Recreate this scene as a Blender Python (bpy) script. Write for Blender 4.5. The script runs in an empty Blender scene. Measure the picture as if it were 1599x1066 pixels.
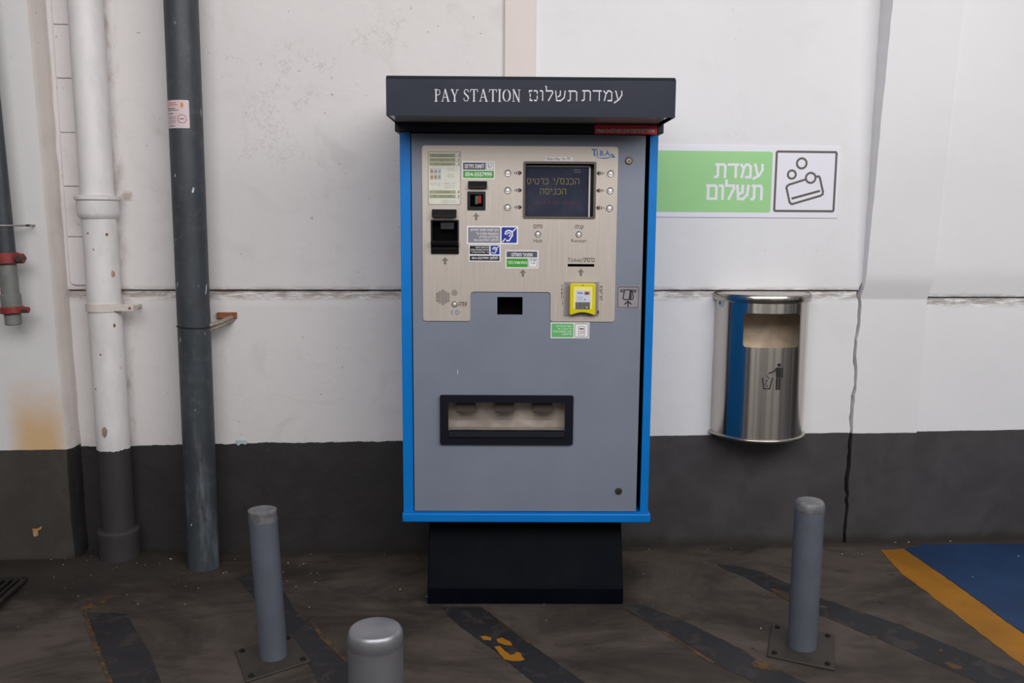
import bpy, bmesh, math, random
from math import sin, cos, pi, radians
from mathutils import Vector, Matrix, noise as mnoise
random.seed(7)
SC = bpy.context.scene
COL = SC.collection

# ------------------------------------------------------------------ camera
FPX = 1400.0
T, R_, Y_ = radians(8.0), radians(0.37), radians(4.08)
fw = Vector((sin(Y_)*cos(T), cos(Y_)*cos(T), -sin(T)))
r0 = Vector((cos(Y_), -sin(Y_), 0)); u0 = r0.cross(fw)
RT = cos(R_)*r0 + sin(R_)*u0
UP = -sin(R_)*r0 + cos(R_)*u0
CAM = Vector((0, -3.0, 1.1582))
cd = bpy.data.cameras.new('camera'); cam = bpy.data.objects.new('camera', cd); COL.objects.link(cam)
cd.sensor_width = 36; cd.lens = FPX/1599*36; cd.clip_start = 0.02
cam.matrix_world = Matrix(((RT.x, UP.x, -fw.x, CAM.x), (RT.y, UP.y, -fw.y, CAM.y), (RT.z, UP.z, -fw.z, CAM.z), (0, 0, 0, 1)))
SC.camera = cam

# ------------------------------------------------------------------ exposure, daylight
SC.view_settings.view_transform = 'Standard'
SC.view_settings.look = 'None'
SC.view_settings.gamma = 1.0
SC.view_settings.use_curve_mapping = False
SC.view_settings.exposure = 0.0


class NT:
    """small helper for node trees"""
    def __init__(s, tree):
        s.t = tree; s.n = tree.nodes; s.l = tree.links

    def node(s, kind, ins=None, **props):
        nd = s.n.new(kind)
        for k, v in props.items():
            setattr(nd, k, v)
        for k, v in (ins or {}).items():
            s.set(nd.inputs[k], v)
        return nd

    def set(s, sock, v):
        if isinstance(v, bpy.types.NodeSocket):
            s.l.new(v, sock)
        elif isinstance(v, bpy.types.Node):
            s.l.new(v.outputs[0], sock)
        else:
            if sock.type == 'RGBA' and len(v) == 3:
                v = (*v, 1)
            sock.default_value = v

    def m(s, op, a, b=0.0, c=None, clamp=False):
        nd = s.n.new('ShaderNodeMath'); nd.operation = op; nd.use_clamp = clamp
        s.set(nd.inputs[0], a); s.set(nd.inputs[1], b)
        if c is not None:
            s.set(nd.inputs[2], c)
        return nd.outputs[0]

    def noise(s, vec, scale, detail=4.0, rough=0.55, dist=0.0):
        nd = s.node('ShaderNodeTexNoise', {'Scale': scale, 'Detail': detail, 'Roughness': rough, 'Distortion': dist})
        s.set(nd.inputs['Vector'], vec)
        return nd.outputs['Fac']

    def ramp(s, fac, a, b, lo=0.0, hi=1.0):
        nd = s.n.new('ShaderNodeMapRange'); nd.interpolation_type = 'SMOOTHSTEP'
        s.set(nd.inputs['Value'], fac)
        for k, v in (('From Min', a), ('From Max', b), ('To Min', lo), ('To Max', hi)):
            s.set(nd.inputs[k], v)
        return nd.outputs['Result']

    def mix(s, fac, a, b, blend='MIX'):
        nd = s.n.new('ShaderNodeMix'); nd.data_type = 'RGBA'; nd.blend_type = blend
        s.set(nd.inputs[0], fac); s.set(nd.inputs[6], a); s.set(nd.inputs[7], b)
        return nd.outputs[2]

    def scale(s, vec, xyz):
        nd = s.n.new('ShaderNodeVectorMath'); nd.operation = 'MULTIPLY'
        s.set(nd.inputs[0], vec); nd.inputs[1].default_value = xyz
        return nd.outputs[0]


def lin(c):
    return tuple(((v/255)/12.92 if v/255 <= 0.04045 else ((v/255+0.055)/1.055)**2.4) for v in c)


# world: an open car-park side behind the camera, pale sky between dark ceiling and ground
W_ = bpy.data.worlds.new('daylight'); SC.world = W_; W_.use_nodes = True
wn = NT(W_.node_tree); wn.n.clear()
wc = wn.node('ShaderNodeTexCoord').outputs['Generated']
wx = wn.node('ShaderNodeSeparateXYZ', {0: wc})
el = wx.outputs['Z']
strip = wn.noise(wn.scale(wc, (1.0, 1.0, 0.05)), 7.5, 2.0, 0.5)
bld = wn.mix(wn.ramp(strip, 0.47, 0.51), (0.05, 0.05, 0.055), (1.5, 1.46, 1.44))
sky = wn.mix(wn.ramp(el, 0.22, 0.5), bld, (1.22, 1.26, 1.32))
ceil_ = wn.mix(wn.ramp(el, 0.70, 0.86), sky, (0.38, 0.38, 0.40))
gnd = wn.mix(wn.ramp(el, -0.10, -0.02), (0.05, 0.046, 0.042), ceil_)
bg = wn.node('ShaderNodeBackground', {'Color': gnd, 'Strength': 0.30})
wo = wn.node('ShaderNodeOutputWorld', {'Surface': bg.outputs[0]})


def area(name, loc, target, sx, sy, power, col):
    ld = bpy.data.lights.new(name, 'AREA'); ld.shape = 'RECTANGLE'; ld.size = sx; ld.size_y = sy
    ld.energy = power; ld.color = col
    o = bpy.data.objects.new(name, ld); COL.objects.link(o); o.location = loc
    o.rotation_euler = (Vector(target)-Vector(loc)).to_track_quat('-Z', 'Y').to_euler()
    return o


area('open_side_daylight', (0.85, -3.15, 2.75), (0.35, 0.0, 1.55), 5.4, 1.5, 138, (1.0, 0.985, 0.97))

# ------------------------------------------------------------------ measuring helpers (photo pixel -> point on a real plane)
def ray(px, py):
    return (fw + RT*((px-799.5)/FPX) - UP*((py-533.0)/FPX))

def wallpt(px, py, off=0.0):
    d = ray(px, py); return CAM + d*((3.0-off)/d.y)

def gpt(px, py, z=0.0):
    d = ray(px, py); return CAM + d*((z-CAM.z)/d.z)

MY = radians(-3.45)
MO = Vector((0.2275, -0.4465, 0.0))
MU = Vector((cos(MY), sin(MY), 0)); MV = Vector((-sin(MY), cos(MY), 0))

def mp(px, py, off=0.0):
    """pay-station local (x, z) on the plane OFF in front of its door"""
    d = ray(px, py); o = CAM - MO
    t = (-off - o.dot(MV))/d.dot(MV)
    p = o + d*t
    return (p.dot(MU), p.z)

# ------------------------------------------------------------------ materials
MATS = {}
def pm(name, col, rough=0.5, metal=0.0, var=0.0, vscale=8.0, bump=0.0, bscale=60.0, stretch=(1, 1, 1), spec=0.5, emit=None, estr=0.0, coat=0.0):
    if name in MATS:
        return MATS[name]
    m = bpy.data.materials.new(name); m.use_nodes = True; MATS[name] = m
    n = NT(m.node_tree); b = n.n['Principled BSDF']
    c = lin(col) if max(col) > 1 else col
    b.inputs['Base Color'].default_value = (*c, 1)
    b.inputs['Roughness'].default_value = rough; b.inputs['Metallic'].default_value = metal
    b.inputs['Specular IOR Level'].default_value = spec
    b.inputs['Coat Weight'].default_value = coat
    tc = n.node('ShaderNodeTexCoord').outputs['Object']
    if stretch != (1, 1, 1):
        tc = n.scale(tc, stretch)
    if var:
        f = n.noise(tc, vscale, 5, 0.6)
        dk = tuple(v*(1-var) for v in c); lt = tuple(min(1, v*(1+var)) for v in c)
        n.set(b.inputs['Base Color'], n.mix(n.ramp(f, 0.3, 0.7), dk, lt))
        n.set(b.inputs['Roughness'], n.ramp(f, 0.2, 0.8, max(0.03, rough-0.08), min(1, rough+0.08)))
    if bump:
        bn = n.node('ShaderNodeBump', {'Strength': bump, 'Distance': 0.002, 'Height': n.noise(tc, bscale, 4, 0.6)})
        n.set(b.inputs['Normal'], bn.outputs[0])
    if emit:
        b.inputs['Emission Color'].default_value = (*lin(emit), 1); b.inputs['Emission Strength'].default_value = estr
    return m


def wall_mat(name, white, dark, zp, slope=0.0, jag=0.012, groove=None, plaster=0.5, extra=None, zcorner=None):
    m = bpy.data.materials.new(name); m.use_nodes = True
    n = NT(m.node_tree); b = n.n['Principled BSDF']
    tc = n.node('ShaderNodeTexCoord').outputs['Object']
    sp = n.node('ShaderNodeSeparateXYZ', {0: tc}); x, y, z = sp.outputs
    big = n.noise(tc, 1.7, 4, 0.6); fine = n.noise(tc, 26, 6, 0.65); mid = n.noise(tc, 7.0, 5, 0.6, 0.6)
    wh = lin(white); dk = lin(dark)
    col = n.mix(n.ramp(big, 0.3, 0.7), tuple(v*0.95 for v in wh), wh)
    col = n.mix(n.m('MULTIPLY', n.ramp(mid, 0.52, 0.75), 0.16*plaster), col, lin((150, 138, 130)))
    # pock marks
    pock = n.ramp(n.noise(tc, 55, 2, 0.5), 0.735, 0.77)
    col = n.mix(n.m('MULTIPLY', pock, 0.45*plaster), col, lin((135, 124, 118)))
    ck = n.m('MULTIPLY', n.ramp(n.m('ABSOLUTE', n.m('SUBTRACT', n.noise(tc, 5.5, 6, 0.7), 0.5)), 0.011, 0.003),
             n.ramp(n.noise(tc, 2.7, 3, 0.6), 0.53, 0.60))
    ck = n.m('MULTIPLY', ck, n.ramp(z, 0.9, 1.6))
    col = n.mix(n.m('MULTIPLY', ck, 0.26*plaster), col, lin((132, 122, 116)))
    if groove is not None:
        g = n.m('ABSOLUTE', n.m('SUBTRACT', z, groove-0.012))
        gm = n.m('MULTIPLY', n.ramp(g, 0.030, 0.008), n.ramp(n.noise(n.scale(tc, (6, 6, 30)), 2.4, 5, 0.7), 0.36, 0.6))
        col = n.mix(n.m('MULTIPLY', gm, 0.72), col, lin((128, 112, 100)))
        gl = n.m('MULTIPLY', n.ramp(n.m('ABSOLUTE', n.m('SUBTRACT', z, groove-0.001)), 0.0055, 0.0015), 0.55)  # thin shadow line along the groove slot, put into the colour
        col = n.mix(gl, col, lin((92, 80, 72)))
    if extra:
        col = extra(n, col, tc, x, y, z)
    line = n.m('ADD', zp, n.m('MULTIPLY', x, slope))
    jg = n.m('MULTIPLY', n.m('SUBTRACT', n.noise(n.scale(tc, (1, 1, 0.4)), 9.0, 6, 0.7), 0.5), jag)
    edge = n.m('LESS_THAN', z, n.m('ADD', line, jg))
    dcol = n.mix(n.ramp(mid, 0.3, 0.7), tuple(v*0.82 for v in dk), tuple(v*1.15 for v in dk))
    scr = n.ramp(n.noise(n.scale(tc, (30, 30, 14)), 2.0, 3, 0.6), 0.74, 0.77)
    dcol = n.mix(n.m('MULTIPLY', scr, 0.35), dcol, lin((150, 145, 140)))
    low = n.m('MULTIPLY', n.ramp(n.m('ADD', z, n.m('MULTIPLY', mid, 0.05)), 0.075, 0.03), 0.75)
    dcol = n.mix(low, dcol, lin((40, 33, 29)))
    n.set(b.inputs['Base Color'], n.mix(edge, col, dcol))
    n.set(b.inputs['Roughness'], n.ramp(edge, 0, 1, 0.75, 0.55))
    chips = n.ramp(n.noise(tc, 4.2, 6, 0.7, 0.3), 0.54, 0.60)
    h = n.m('ADD', n.m('MULTIPLY', fine, 0.55), n.m('MULTIPLY', chips, 0.13*plaster))
    h = n.m('ADD', h, n.m('MULTIPLY', pock, -0.6*plaster))
    bp = n.node('ShaderNodeBump', {'Strength': 0.35+0.25*plaster, 'Distance': 0.004, 'Height': h})
    n.set(b.inputs['Normal'], bp.outputs[0])
    return m


# ------------------------------------------------------------------ mesh builder
def rrect(x0, z0, x1, z1, r=0.0, n=5):
    if x0 > x1: x0, x1 = x1, x0
    if z0 > z1: z0, z1 = z1, z0
    if r <= 0:
        return [(x0, z0), (x1, z0), (x1, z1), (x0, z1)]
    out = []
    for cx, cz, a0 in ((x1-r, z0+r, -90), (x1-r, z1-r, 0), (x0+r, z1-r, 90), (x0+r, z0+r, 180)):
        for k in range(n+1):
            a = radians(a0 + 90*k/n); out.append((cx+r*cos(a), cz+r*sin(a)))
    return out


def round_poly(pts, radii, n=5):
    """rounds every corner of a polygon"""
    out = []; N = len(pts)
    for i in range(N):
        p = Vector(pts[i]); a = Vector(pts[i-1]); b = Vector(pts[(i+1) % N]); r = radii[i] if isinstance(radii, (list, tuple)) else radii
        da = (a-p).normalized(); db = (b-p).normalized()
        for k in range(n+1):
            t = k/n; s = p+da*r; e = p+db*r
            q = s*(1-t)**2 + p*2*t*(1-t) + e*t*t
            out.append((q.x, q.y))
    return out


def ell(cx, cz, rx, rz=None, n=24, a0=0, a1=360):
    rz = rx if rz is None else rz
    full = abs(a1-a0) >= 360
    k = n if full else n+1
    return [(cx+rx*cos(radians(a0+(a1-a0)*i/n)), cz+rz*sin(radians(a0+(a1-a0)*i/n))) for i in range(k)]


STAG = 0
class MB:
    def __init__(s):
        s.bm = bmesh.new(); s.mats = []

    def mi(s, m):
        if m not in s.mats:
            s.mats.append(m)
        return s.mats.index(m)

    def face(s, pts3, mat):
        f = s.bm.faces.new([s.bm.verts.new(p) for p in pts3]); f.material_index = s.mi(mat); return f

    def prism(s, pts, y0, y1, mat, holes=(), side=None):
        """polygon in x,z extruded from the front y0 to the back y1"""
        bm = s.bm
        if not holes:
            fr = [bm.verts.new((p[0], y0, p[1])) for p in pts]
            faces = [bm.faces.new(fr)]
        else:
            edges = []
            for loop in (pts, *holes):
                vs = [bm.verts.new((p[0], y0, p[1])) for p in loop]
                edges += [bm.edges.new((vs[i], vs[(i+1) % len(vs)])) for i in range(len(vs))]
            g = bmesh.ops.triangle_fill(bm, use_beauty=True, use_dissolve=False, edges=edges)
            faces = [f for f in g['geom'] if isinstance(f, bmesh.types.BMFace)]
        k = s.mi(mat); k2 = s.mi(side) if side else k
        for f in faces:
            f.material_index = k
        if abs(y1-y0) > 1e-9:
            g = bmesh.ops.extrude_face_region(bm, geom=faces, use_keep_orig=True)
            for e in g['geom']:
                if isinstance(e, bmesh.types.BMVert):
                    e.co.y = y1
                elif isinstance(e, bmesh.types.BMFace):
                    e.material_index = k
            if side:
                for e in g['geom']:
                    if isinstance(e, bmesh.types.BMVert):
                        for f in e.link_faces:
                            ys = [v.co.y for v in f.verts]
                            if max(ys)-min(ys) > 1e-9:
                                f.material_index = k2
            else:
                for e in g['geom']:
                    if isinstance(e, bmesh.types.BMVert):
                        for f in e.link_faces:
                            f.material_index = k

    def xprism(s, pts, x0, x1, mat):
        """polygon in y,z extruded along x"""
        a = [s.bm.verts.new((x0, p[0], p[1])) for p in pts]; b = [s.bm.verts.new((x1, p[0], p[1])) for p in pts]
        k = s.mi(mat); N = len(pts)
        fs = [s.bm.faces.new(a), s.bm.faces.new(b)] + [s.bm.faces.new((a[i], a[(i+1) % N], b[(i+1) % N], b[i])) for i in range(N)]
        for f in fs:
            f.material_index = k

    def box(s, x0, x1, y0, y1, z0, z1, mat):
        s.prism([(x0, z0), (x1, z0), (x1, z1), (x0, z1)], y0, y1, mat)

    def pocket(s, pts, y0, y1, mat, back=None):
        """inside walls and back of a recess"""
        a = [s.bm.verts.new((p[0], y0, p[1])) for p in pts]; b = [s.bm.verts.new((p[0], y1, p[1])) for p in pts]; N = len(pts)
        for i in range(N):
            f = s.bm.faces.new((a[i], a[(i+1) % N], b[(i+1) % N], b[i])); f.material_index = s.mi(mat)
        f = s.bm.faces.new(b); f.material_index = s.mi(back or mat)

    def lathe(s, prof, c, mat, seg=32, a0=0.0, a1=360.0, axis='z', capmat=None):
        """profile (radius, height) turned about an axis through c"""
        full = abs(a1-a0) >= 359.9; k = s.mi(mat); rings = []
        n = seg if full else seg+1
        for r, h in prof:
            ring = []
            for i in range(n):
                a = radians(a0+(a1-a0)*i/seg)
                if axis == 'z':
                    p = (c[0]+r*cos(a), c[1]+r*sin(a), c[2]+h)
                else:
                    p = (c[0]+r*cos(a), c[1]-h, c[2]+r*sin(a))
                ring.append(s.bm.verts.new(p))
            rings.append(ring)
        for A, B in zip(rings, rings[1:]):
            for i in range(n if full else n-1):
                j = (i+1) % n
                f = s.bm.faces.new((A[i], A[j], B[j], B[i])); f.material_index = k
        if full:
            for ring in (rings[0], rings[-1]):
                f = s.bm.faces.new(ring); f.material_index = s.mi(capmat or mat)

    def tube(s, pts, r, mat, seg=12):
        pts = [Vector(p) for p in pts]; rings = []; k = s.mi(mat)
        rr = r if isinstance(r, (list, tuple)) else [r]*len(pts)
        for i, p in enumerate(pts):
            d = (pts[min(i+1, len(pts)-1)]-pts[max(i-1, 0)]).normalized()
            a = d.orthogonal() if abs(d.z) > 0.98 else d.cross(Vector((0, 0, 1)))
            if abs(d.z) > 0.98:
                a = Vector((1, 0, 0)) - d*d.x
            a.normalize(); b = d.cross(a)
            rings.append([s.bm.verts.new(p+a*rr[i]*cos(2*pi*q/seg)+b*rr[i]*sin(2*pi*q/seg)) for q in range(seg)])
        for A, B in zip(rings, rings[1:]):
            for q in range(seg):
                f = s.bm.faces.new((A[q], A[(q+1) % seg], B[(q+1) % seg], B[q])); f.material_index = k
        for ring in (rings[0], rings[-1]):
            f = s.bm.faces.new(ring); f.material_index = k

    def stroke(s, pts, w, y, mat, wv=None, closed=False):
        """thick line printed on the plane y; wv = width of vertical strokes"""
        wv = w if wv is None else wv
        global STAG
        if closed:
            pts = list(pts)+[pts[0]]
        for (x0, z0), (x1, z1) in zip(pts, pts[1:]):
            dx, dz = x1-x0, z1-z0; L = math.hypot(dx, dz)
            if L < 1e-9:
                continue
            ux, uz = dx/L, dz/L
            ww = (w*abs(ux)+wv*abs(uz))/(abs(ux)+abs(uz))/2
            ex = min(ww, wv/2, w/2)*0.9
            ax, az = x0-ux*ex, z0-uz*ex; bx, bz = x1+ux*ex, z1+uz*ex
            nx, nz = -uz*ww, ux*ww
            STAG = (STAG+1) % 7; yq = y-STAG*2.2e-5
            s.face([(ax+nx, yq, az+nz), (ax-nx, yq, az-nz), (bx-nx, yq, bz-nz), (bx+nx, yq, bz+nz)], mat)

    def flat(s, pts, y, mat):
        s.face([(p[0], y, p[1]) for p in pts], mat)

    def text(s, body, x0, z0, x1, z1, y, mat, vertical=False, bold=0.0):
        cu = bpy.data.curves.new('tmp', 'FONT'); cu.body = body; cu.resolution_u = 3; cu.offset = bold
        o = bpy.data.objects.new('tmp', cu); COL.objects.link(o)
        bpy.context.view_layer.update()
        me = o.to_mesh()
        vs = [v.co.copy() for v in me.vertices]; ps = [list(p.vertices) for p in me.polygons]
        o.to_mesh_clear(); bpy.data.objects.remove(o); bpy.data.curves.remove(cu)
        ax = min(v.x for v in vs); bx = max(v.x for v in vs); ay = min(v.y for v in vs); by = max(v.y for v in vs)
        k = s.mi(mat)
        nv = []
        for v in vs:
            u = (v.x-ax)/(bx-ax); w = (v.y-ay)/(by-ay)
            nv.append(s.bm.verts.new((x0+(x1-x0)*u, y, z0+(z1-z0)*w)))
        for p in ps:
            try:
                f = s.bm.faces.new([nv[i] for i in p]); f.material_index = k
            except ValueError:
                pass

    def glyphs(s, txt, x0, z0, x1, z1, y, mat, w=0.15, wv=None, gl=None):
        """stroke letters (right-to-left words) fitted into a rectangle"""
        t = visual(txt); adv = 0.0; items = []
        for ch in t:
            if ch == ' ':
                adv += 0.45; continue
            g = (gl or {}).get(ch) or GL[ch]
            xs = [p[0] for st in g for p in st]
            wd = max(xs)-min(xs)
            items.append((adv-min(xs), g)); adv += wd+0.26
        adv -= 0.26
        k = (x1-x0)/adv; h = z1-z0
        sc = h
        for off, g in items:
            for st in g:
                s.stroke([(x0+(off+p[0])*k, z0+p[1]*sc) for p in st], w*sc, y, mat, wv=(wv if wv else w)*sc)

    def subdivide_x(s, step):
        xs = [v.co.x for v in s.bm.verts]; x = min(xs)+step
        while x < max(xs)-1e-6:
            g = s.bm.verts[:]+s.bm.edges[:]+s.bm.faces[:]
            bmesh.ops.bisect_plane(s.bm, geom=g, plane_co=(x, 0, 0), plane_no=(1, 0, 0)); x += step

    def warp(s, fn):
        for v in s.bm.verts:
            v.co = Vector(fn(v.co))

    def build(s, name, parent=None, bevel=0.0, smooth=30, flip=True, seg=2):
        if flip:
            bmesh.ops.recalc_face_normals(s.bm, faces=s.bm.faces[:])
        me = bpy.data.meshes.new(name); s.bm.to_mesh(me); s.bm.free()
        for m in s.mats:
            me.materials.append(m)
        o = bpy.data.objects.new(name, me); COL.objects.link(o)
        if parent:
            o.parent = parent
        if smooth:
            for p in me.polygons:
                p.use_smooth = True
            me.set_sharp_from_angle(angle=radians(smooth))
        if bevel:
            b = o.modifiers.new('edge', 'BEVEL'); b.width = bevel; b.segments = seg; b.limit_method = 'ANGLE'; b.angle_limit = radians(40)
            b.harden_normals = False
        return o


def visual(t):
    """logical -> left-to-right order"""
    r = t[::-1]; out = ''; run = ''
    for ch in r+'\0':
        if ch.isdigit() or (ch == '-' and run):
            run += ch
        else:
            out += run[::-1]; run = ''
            if ch != '\0':
                out += ch
    return out


GL = {
 'א': [[(.02, 1), (.74, 0)], [(.7, 1), (.7, .72), (.48, .42)], [(.08, 0), (.06, .28), (.26, .62)]],
 'ב': [[(.02, 1), (.52, 1), (.62, .88), (.62, 0)], [(0, 0), (.78, 0)]],
 'ג': [[(.08, 1), (.34, 1), (.42, .88), (.42, .3), (.52, 0)], [(.42, .28), (.02, 0)]],
 'ד': [[(0, 1), (.74, 1)], [(.58, 1), (.58, 0)]],
 'ה': [[(0, 1), (.58, 1), (.68, .88), (.68, 0)], [(.08, .58), (.08, 0)]],
 'ו': [[(0, 1), (.16, 1), (.22, .9), (.22, 0)]],
 'ז': [[(0, 1), (.38, 1)], [(.2, 1), (.22, 0)]],
 'ח': [[(0, 1), (.6, 1), (.7, .88), (.7, 0)], [(.08, 1), (.08, 0)]],
 'ט': [[(.0, 1), (.06, .88), (.06, .12), (.16, 0), (.58, 0), (.7, .14), (.7, .86), (.58, 1), (.36, 1)]],
 'י': [[(0, 1), (.16, 1), (.22, .9), (.2, .56)]],
 'כ': [[(0, 1), (.42, 1), (.6, .82), (.6, .18), (.42, 0), (0, 0)]],
 'ך': [[(0, 1), (.5, 1), (.6, .88), (.6, -.32)]],
 'ל': [[(.04, 1.38), (.04, 1), (.6, 1), (.62, .8), (.26, 0)]],
 'מ': [[(0, 1), (.2, .68), (.06, 0)], [(.2, .68), (.36, 1), (.58, 1), (.74, .84), (.74, 0), (.4, 0)]],
 'ם': [[(.08, 1), (.08, 0), (.7, 0), (.7, .88), (.6, 1), (0, 1)]],
 'נ': [[(.1, 1), (.34, 1), (.42, .9), (.42, 0), (0, 0)]],
 'ן': [[(0, 1), (.16, 1), (.22, .9), (.22, -.34)]],
 'ס': [[(0, 1), (.58, 1), (.7, .84), (.7, .34), (.5, 0), (.3, 0), (.1, .34), (.1, 1)]],
 'ע': [[(.08, 1), (.14, .9), (.32, .14)], [(.66, 1), (.68, .6), (.44, .14), (0, -.1)]],
 'פ': [[(.32, .52), (.1, .52), (.1, .9), (.2, 1), (.5, 1), (.64, .86), (.64, .14), (.5, 0), (0, 0)]],
 'צ': [[(.02, 1), (.64, .14), (.64, 0), (0, 0)], [(.66, 1), (.64, .7), (.4, .48)]],
 'ץ': [[(.02, 1), (.34, .4), (.34, -.34)], [(.66, 1), (.6, .66), (.34, .4)]],
 'ק': [[(0, 1), (.6, 1), (.68, .86), (.4, .06)], [(.1, .6), (.1, -.34)]],
 'ר': [[(0, 1), (.48, 1), (.6, .88), (.6, 0)]],
 'ש': [[(.02, 1), (.12, 0), (.48, 0), (.78, .3), (.86, 1)], [(.44, 1), (.42, .5), (.1, .34)]],
 'ת': [[(.06, 1), (.66, 1), (.76, .86), (.76, 0)], [(.2, 1), (.2, .1), (.1, 0), (0, 0)]],
 '/': [[(0, -.15), (.4, 1.2)]], '!': [[(.05, 1), (.05, .35)], [(.05, .08), (.05, 0)]], '-': [[(0, .5), (.35, .5)]],
 ':': [[(.04, .12), (.04, .02)], [(.04, .75), (.04, .65)]], '"': [[(0, 1), (0, .7)], [(.18, 1), (.18, .7)]], '.': [[(0, .05), (.06, .05)]],
 '0': [[(0, .1), (0, .9), (.1, 1), (.45, 1), (.55, .9), (.55, .1), (.45, 0), (.1, 0), (0, .1)]],
 '1': [[(0, .75), (.22, 1), (.22, 0)]],
 '2': [[(0, .8), (.1, 1), (.45, 1), (.55, .8), (.5, .55), (0, 0), (.55, 0)]],
 '3': [[(0, 1), (.5, 1), (.2, .55), (.45, .5), (.52, .2), (.4, 0), (0, 0)]],
 '4': [[(.42, 0), (.42, 1), (0, .3), (.6, .3)]],
 '5': [[(.5, 1), (.06, 1), (.03, .58), (.4, .58), (.52, .4), (.5, .12), (.4, 0), (0, 0)]],
 '7': [[(0, 1), (.55, 1), (.18, 0)]],
 '9': [[(.05, 0), (.4, .1), (.55, .6), (.5, .9), (.4, 1), (.12, 1), (0, .85), (0, .6), (.12, .48), (.45, .5)]],
 'S': [[(.5, .9), (.4, 1), (.1, 1), (0, .8), (.1, .55), (.42, .48), (.52, .25), (.4, 0), (.1, 0), (0, .1)]],
 'M': [[(0, 0), (0, 1), (.35, .3), (.7, 1), (.7, 0)]],
}


def thing(name, label, cat, loc=(0, 0, 0), rz=0.0, group=None):
    o = bpy.data.objects.new(name, None); COL.objects.link(o); o.location = loc; o.rotation_euler = (0, 0, rz)
    o.empty_display_size = 0.1
    o['label'] = label; o['category'] = cat
    if group:
        o['group'] = group
    return o

def structure(o, label=None):
    o['kind'] = 'structure'
    if label:
        o['label'] = label
    return o

def interp(tab, v):
    if v <= tab[0][0]: return tab[0][1]
    for (a, b), (c, d) in zip(tab, tab[1:]):
        if v <= c:
            return b+(d-b)*(v-a)/(c-a)
    return tab[-1][1]

def nz(x, y=0.0, z=0.0):
    return mnoise.noise(Vector((x, y, z)))

# ================================================================== SETTING
GZ = 0.9105     # height of the horizontal groove
TOPZ = 2.6
def xline(pa, pb, off=0.0):
    """x as a function of z for a photo edge running between two pixels"""
    A = wallpt(*pa, off); B = wallpt(*pb, off)
    return lambda z: A.x+(B.x-A.x)*(z-A.z)/(B.z-A.z)

crack = xline((1375, 0), (1318, 850))
pil_r = xline((1490, 0), (1437, 675), 0.03)
strip_l = wallpt(787, 60).x; strip_r = wallpt(836, 60).x

def zlist(dz, fine=()):
    zs = set(round(i*dz, 4) for i in range(int(TOPZ/dz)+1))
    for f in fine: zs.add(round(f, 4))
    return sorted(zs)

def grid(mb, us, zs, fn, mat):
    rows = [[mb.bm.verts.new(fn(u, z)) for u in us] for z in zs]; k = mb.mi(mat)
    for A, B in zip(rows, rows[1:]):
        for i in range(len(us)-1):
            f = mb.bm.faces.new((A[i], A[i+1], B[i+1], B[i])); f.material_index = k
    return rows

def groove_y(x, z, g, seed=0.0, depth=0.008):
    """wall face: lower plane, worn ledge, slot, upper plane"""
    d = z-g
    e = 0.004*nz(x*7+seed, z*5) + 0.003*nz(x*23+seed, z*19)
    if d > 0.0005: return -0.004
    if d > -0.006: return depth+e*0.5
    if d > -0.034: return depth*(1-((-d-0.006)/0.028))+e*0.7
    return e*0.25

GF = [GZ+0.0006, GZ-0.0002, GZ-0.0045, GZ-0.0058, GZ-0.0066, GZ-0.012, GZ-0.016, GZ-0.022, GZ-0.028, GZ-0.034]

WL, WR = (216, 211, 211), (222, 221, 223)
def left_extra(n, col, tc, x, y, z):
    # bare patch of missing paint and damp tint close to the drainpipe
    dx = n.m('MULTIPLY', n.m('ADD', x, 1.03), 28); dz = n.m('MULTIPLY', n.m('SUBTRACT', z, 1.21), 32)
    d = n.m('ADD', n.m('SQRT', n.m('ADD', n.m('MULTIPLY', dx, dx), n.m('MULTIPLY', dz, dz))), n.m('MULTIPLY', n.noise(tc, 70, 3), 0.7))
    col = n.mix(n.m('MULTIPLY', n.ramp(n.m('SUBTRACT', 1.0, d), 0.0, 0.4), 0.8), col, lin((165, 150, 138)))
    # grime where the pipe touches the wall
    g = n.m('MULTIPLY', n.ramp(n.m('ABSOLUTE', n.m('ADD', x, n.m('ADD', 1.068, n.m('MULTIPLY', n.m('SUBTRACT', 1.9, z), 0.0)))), 0.05, 0.005),
            n.ramp(n.noise(n.scale(tc, (8, 8, 3)), 3, 5, 0.7), 0.45, 0.7))
    col = n.mix(n.m('MULTIPLY', g, 0.6), col, lin((150, 130, 116)))
    return col
m_wall_l = wall_mat('rough_plaster', WL, (42, 39, 40), 0.396, 0.006, 0.02, GZ, 1.0, left_extra)
m_wall_r = wall_mat('smooth_plaster', WR, (64, 61, 63), 0.398, 0.006, 0.008, GZ, 0.35)
m_pil_r = wall_mat('pillar_plaster', (223, 222, 224), (65, 62, 64), 0.402, 0.002, 0.012, None, 0.12)
m_bay_r = wall_mat('bay_plaster', (225, 224, 226), (66, 63, 65), 0.398, 0.006, 0.008, 0.887, 0.12)

zs = zlist(0.05, GF)
mb = MB()
xs = [-2.6+i*0.045 for i in range(int((strip_l+2.6)/0.045)+1)]+[strip_l]
grid(mb, xs, zs, lambda u, z: (u, groove_y(u, z, GZ) + 0.0035*nz(u*2.2, z*2.2), z), m_wall_l)
structure(mb.build('wall_back', smooth=50, flip=False))

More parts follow.
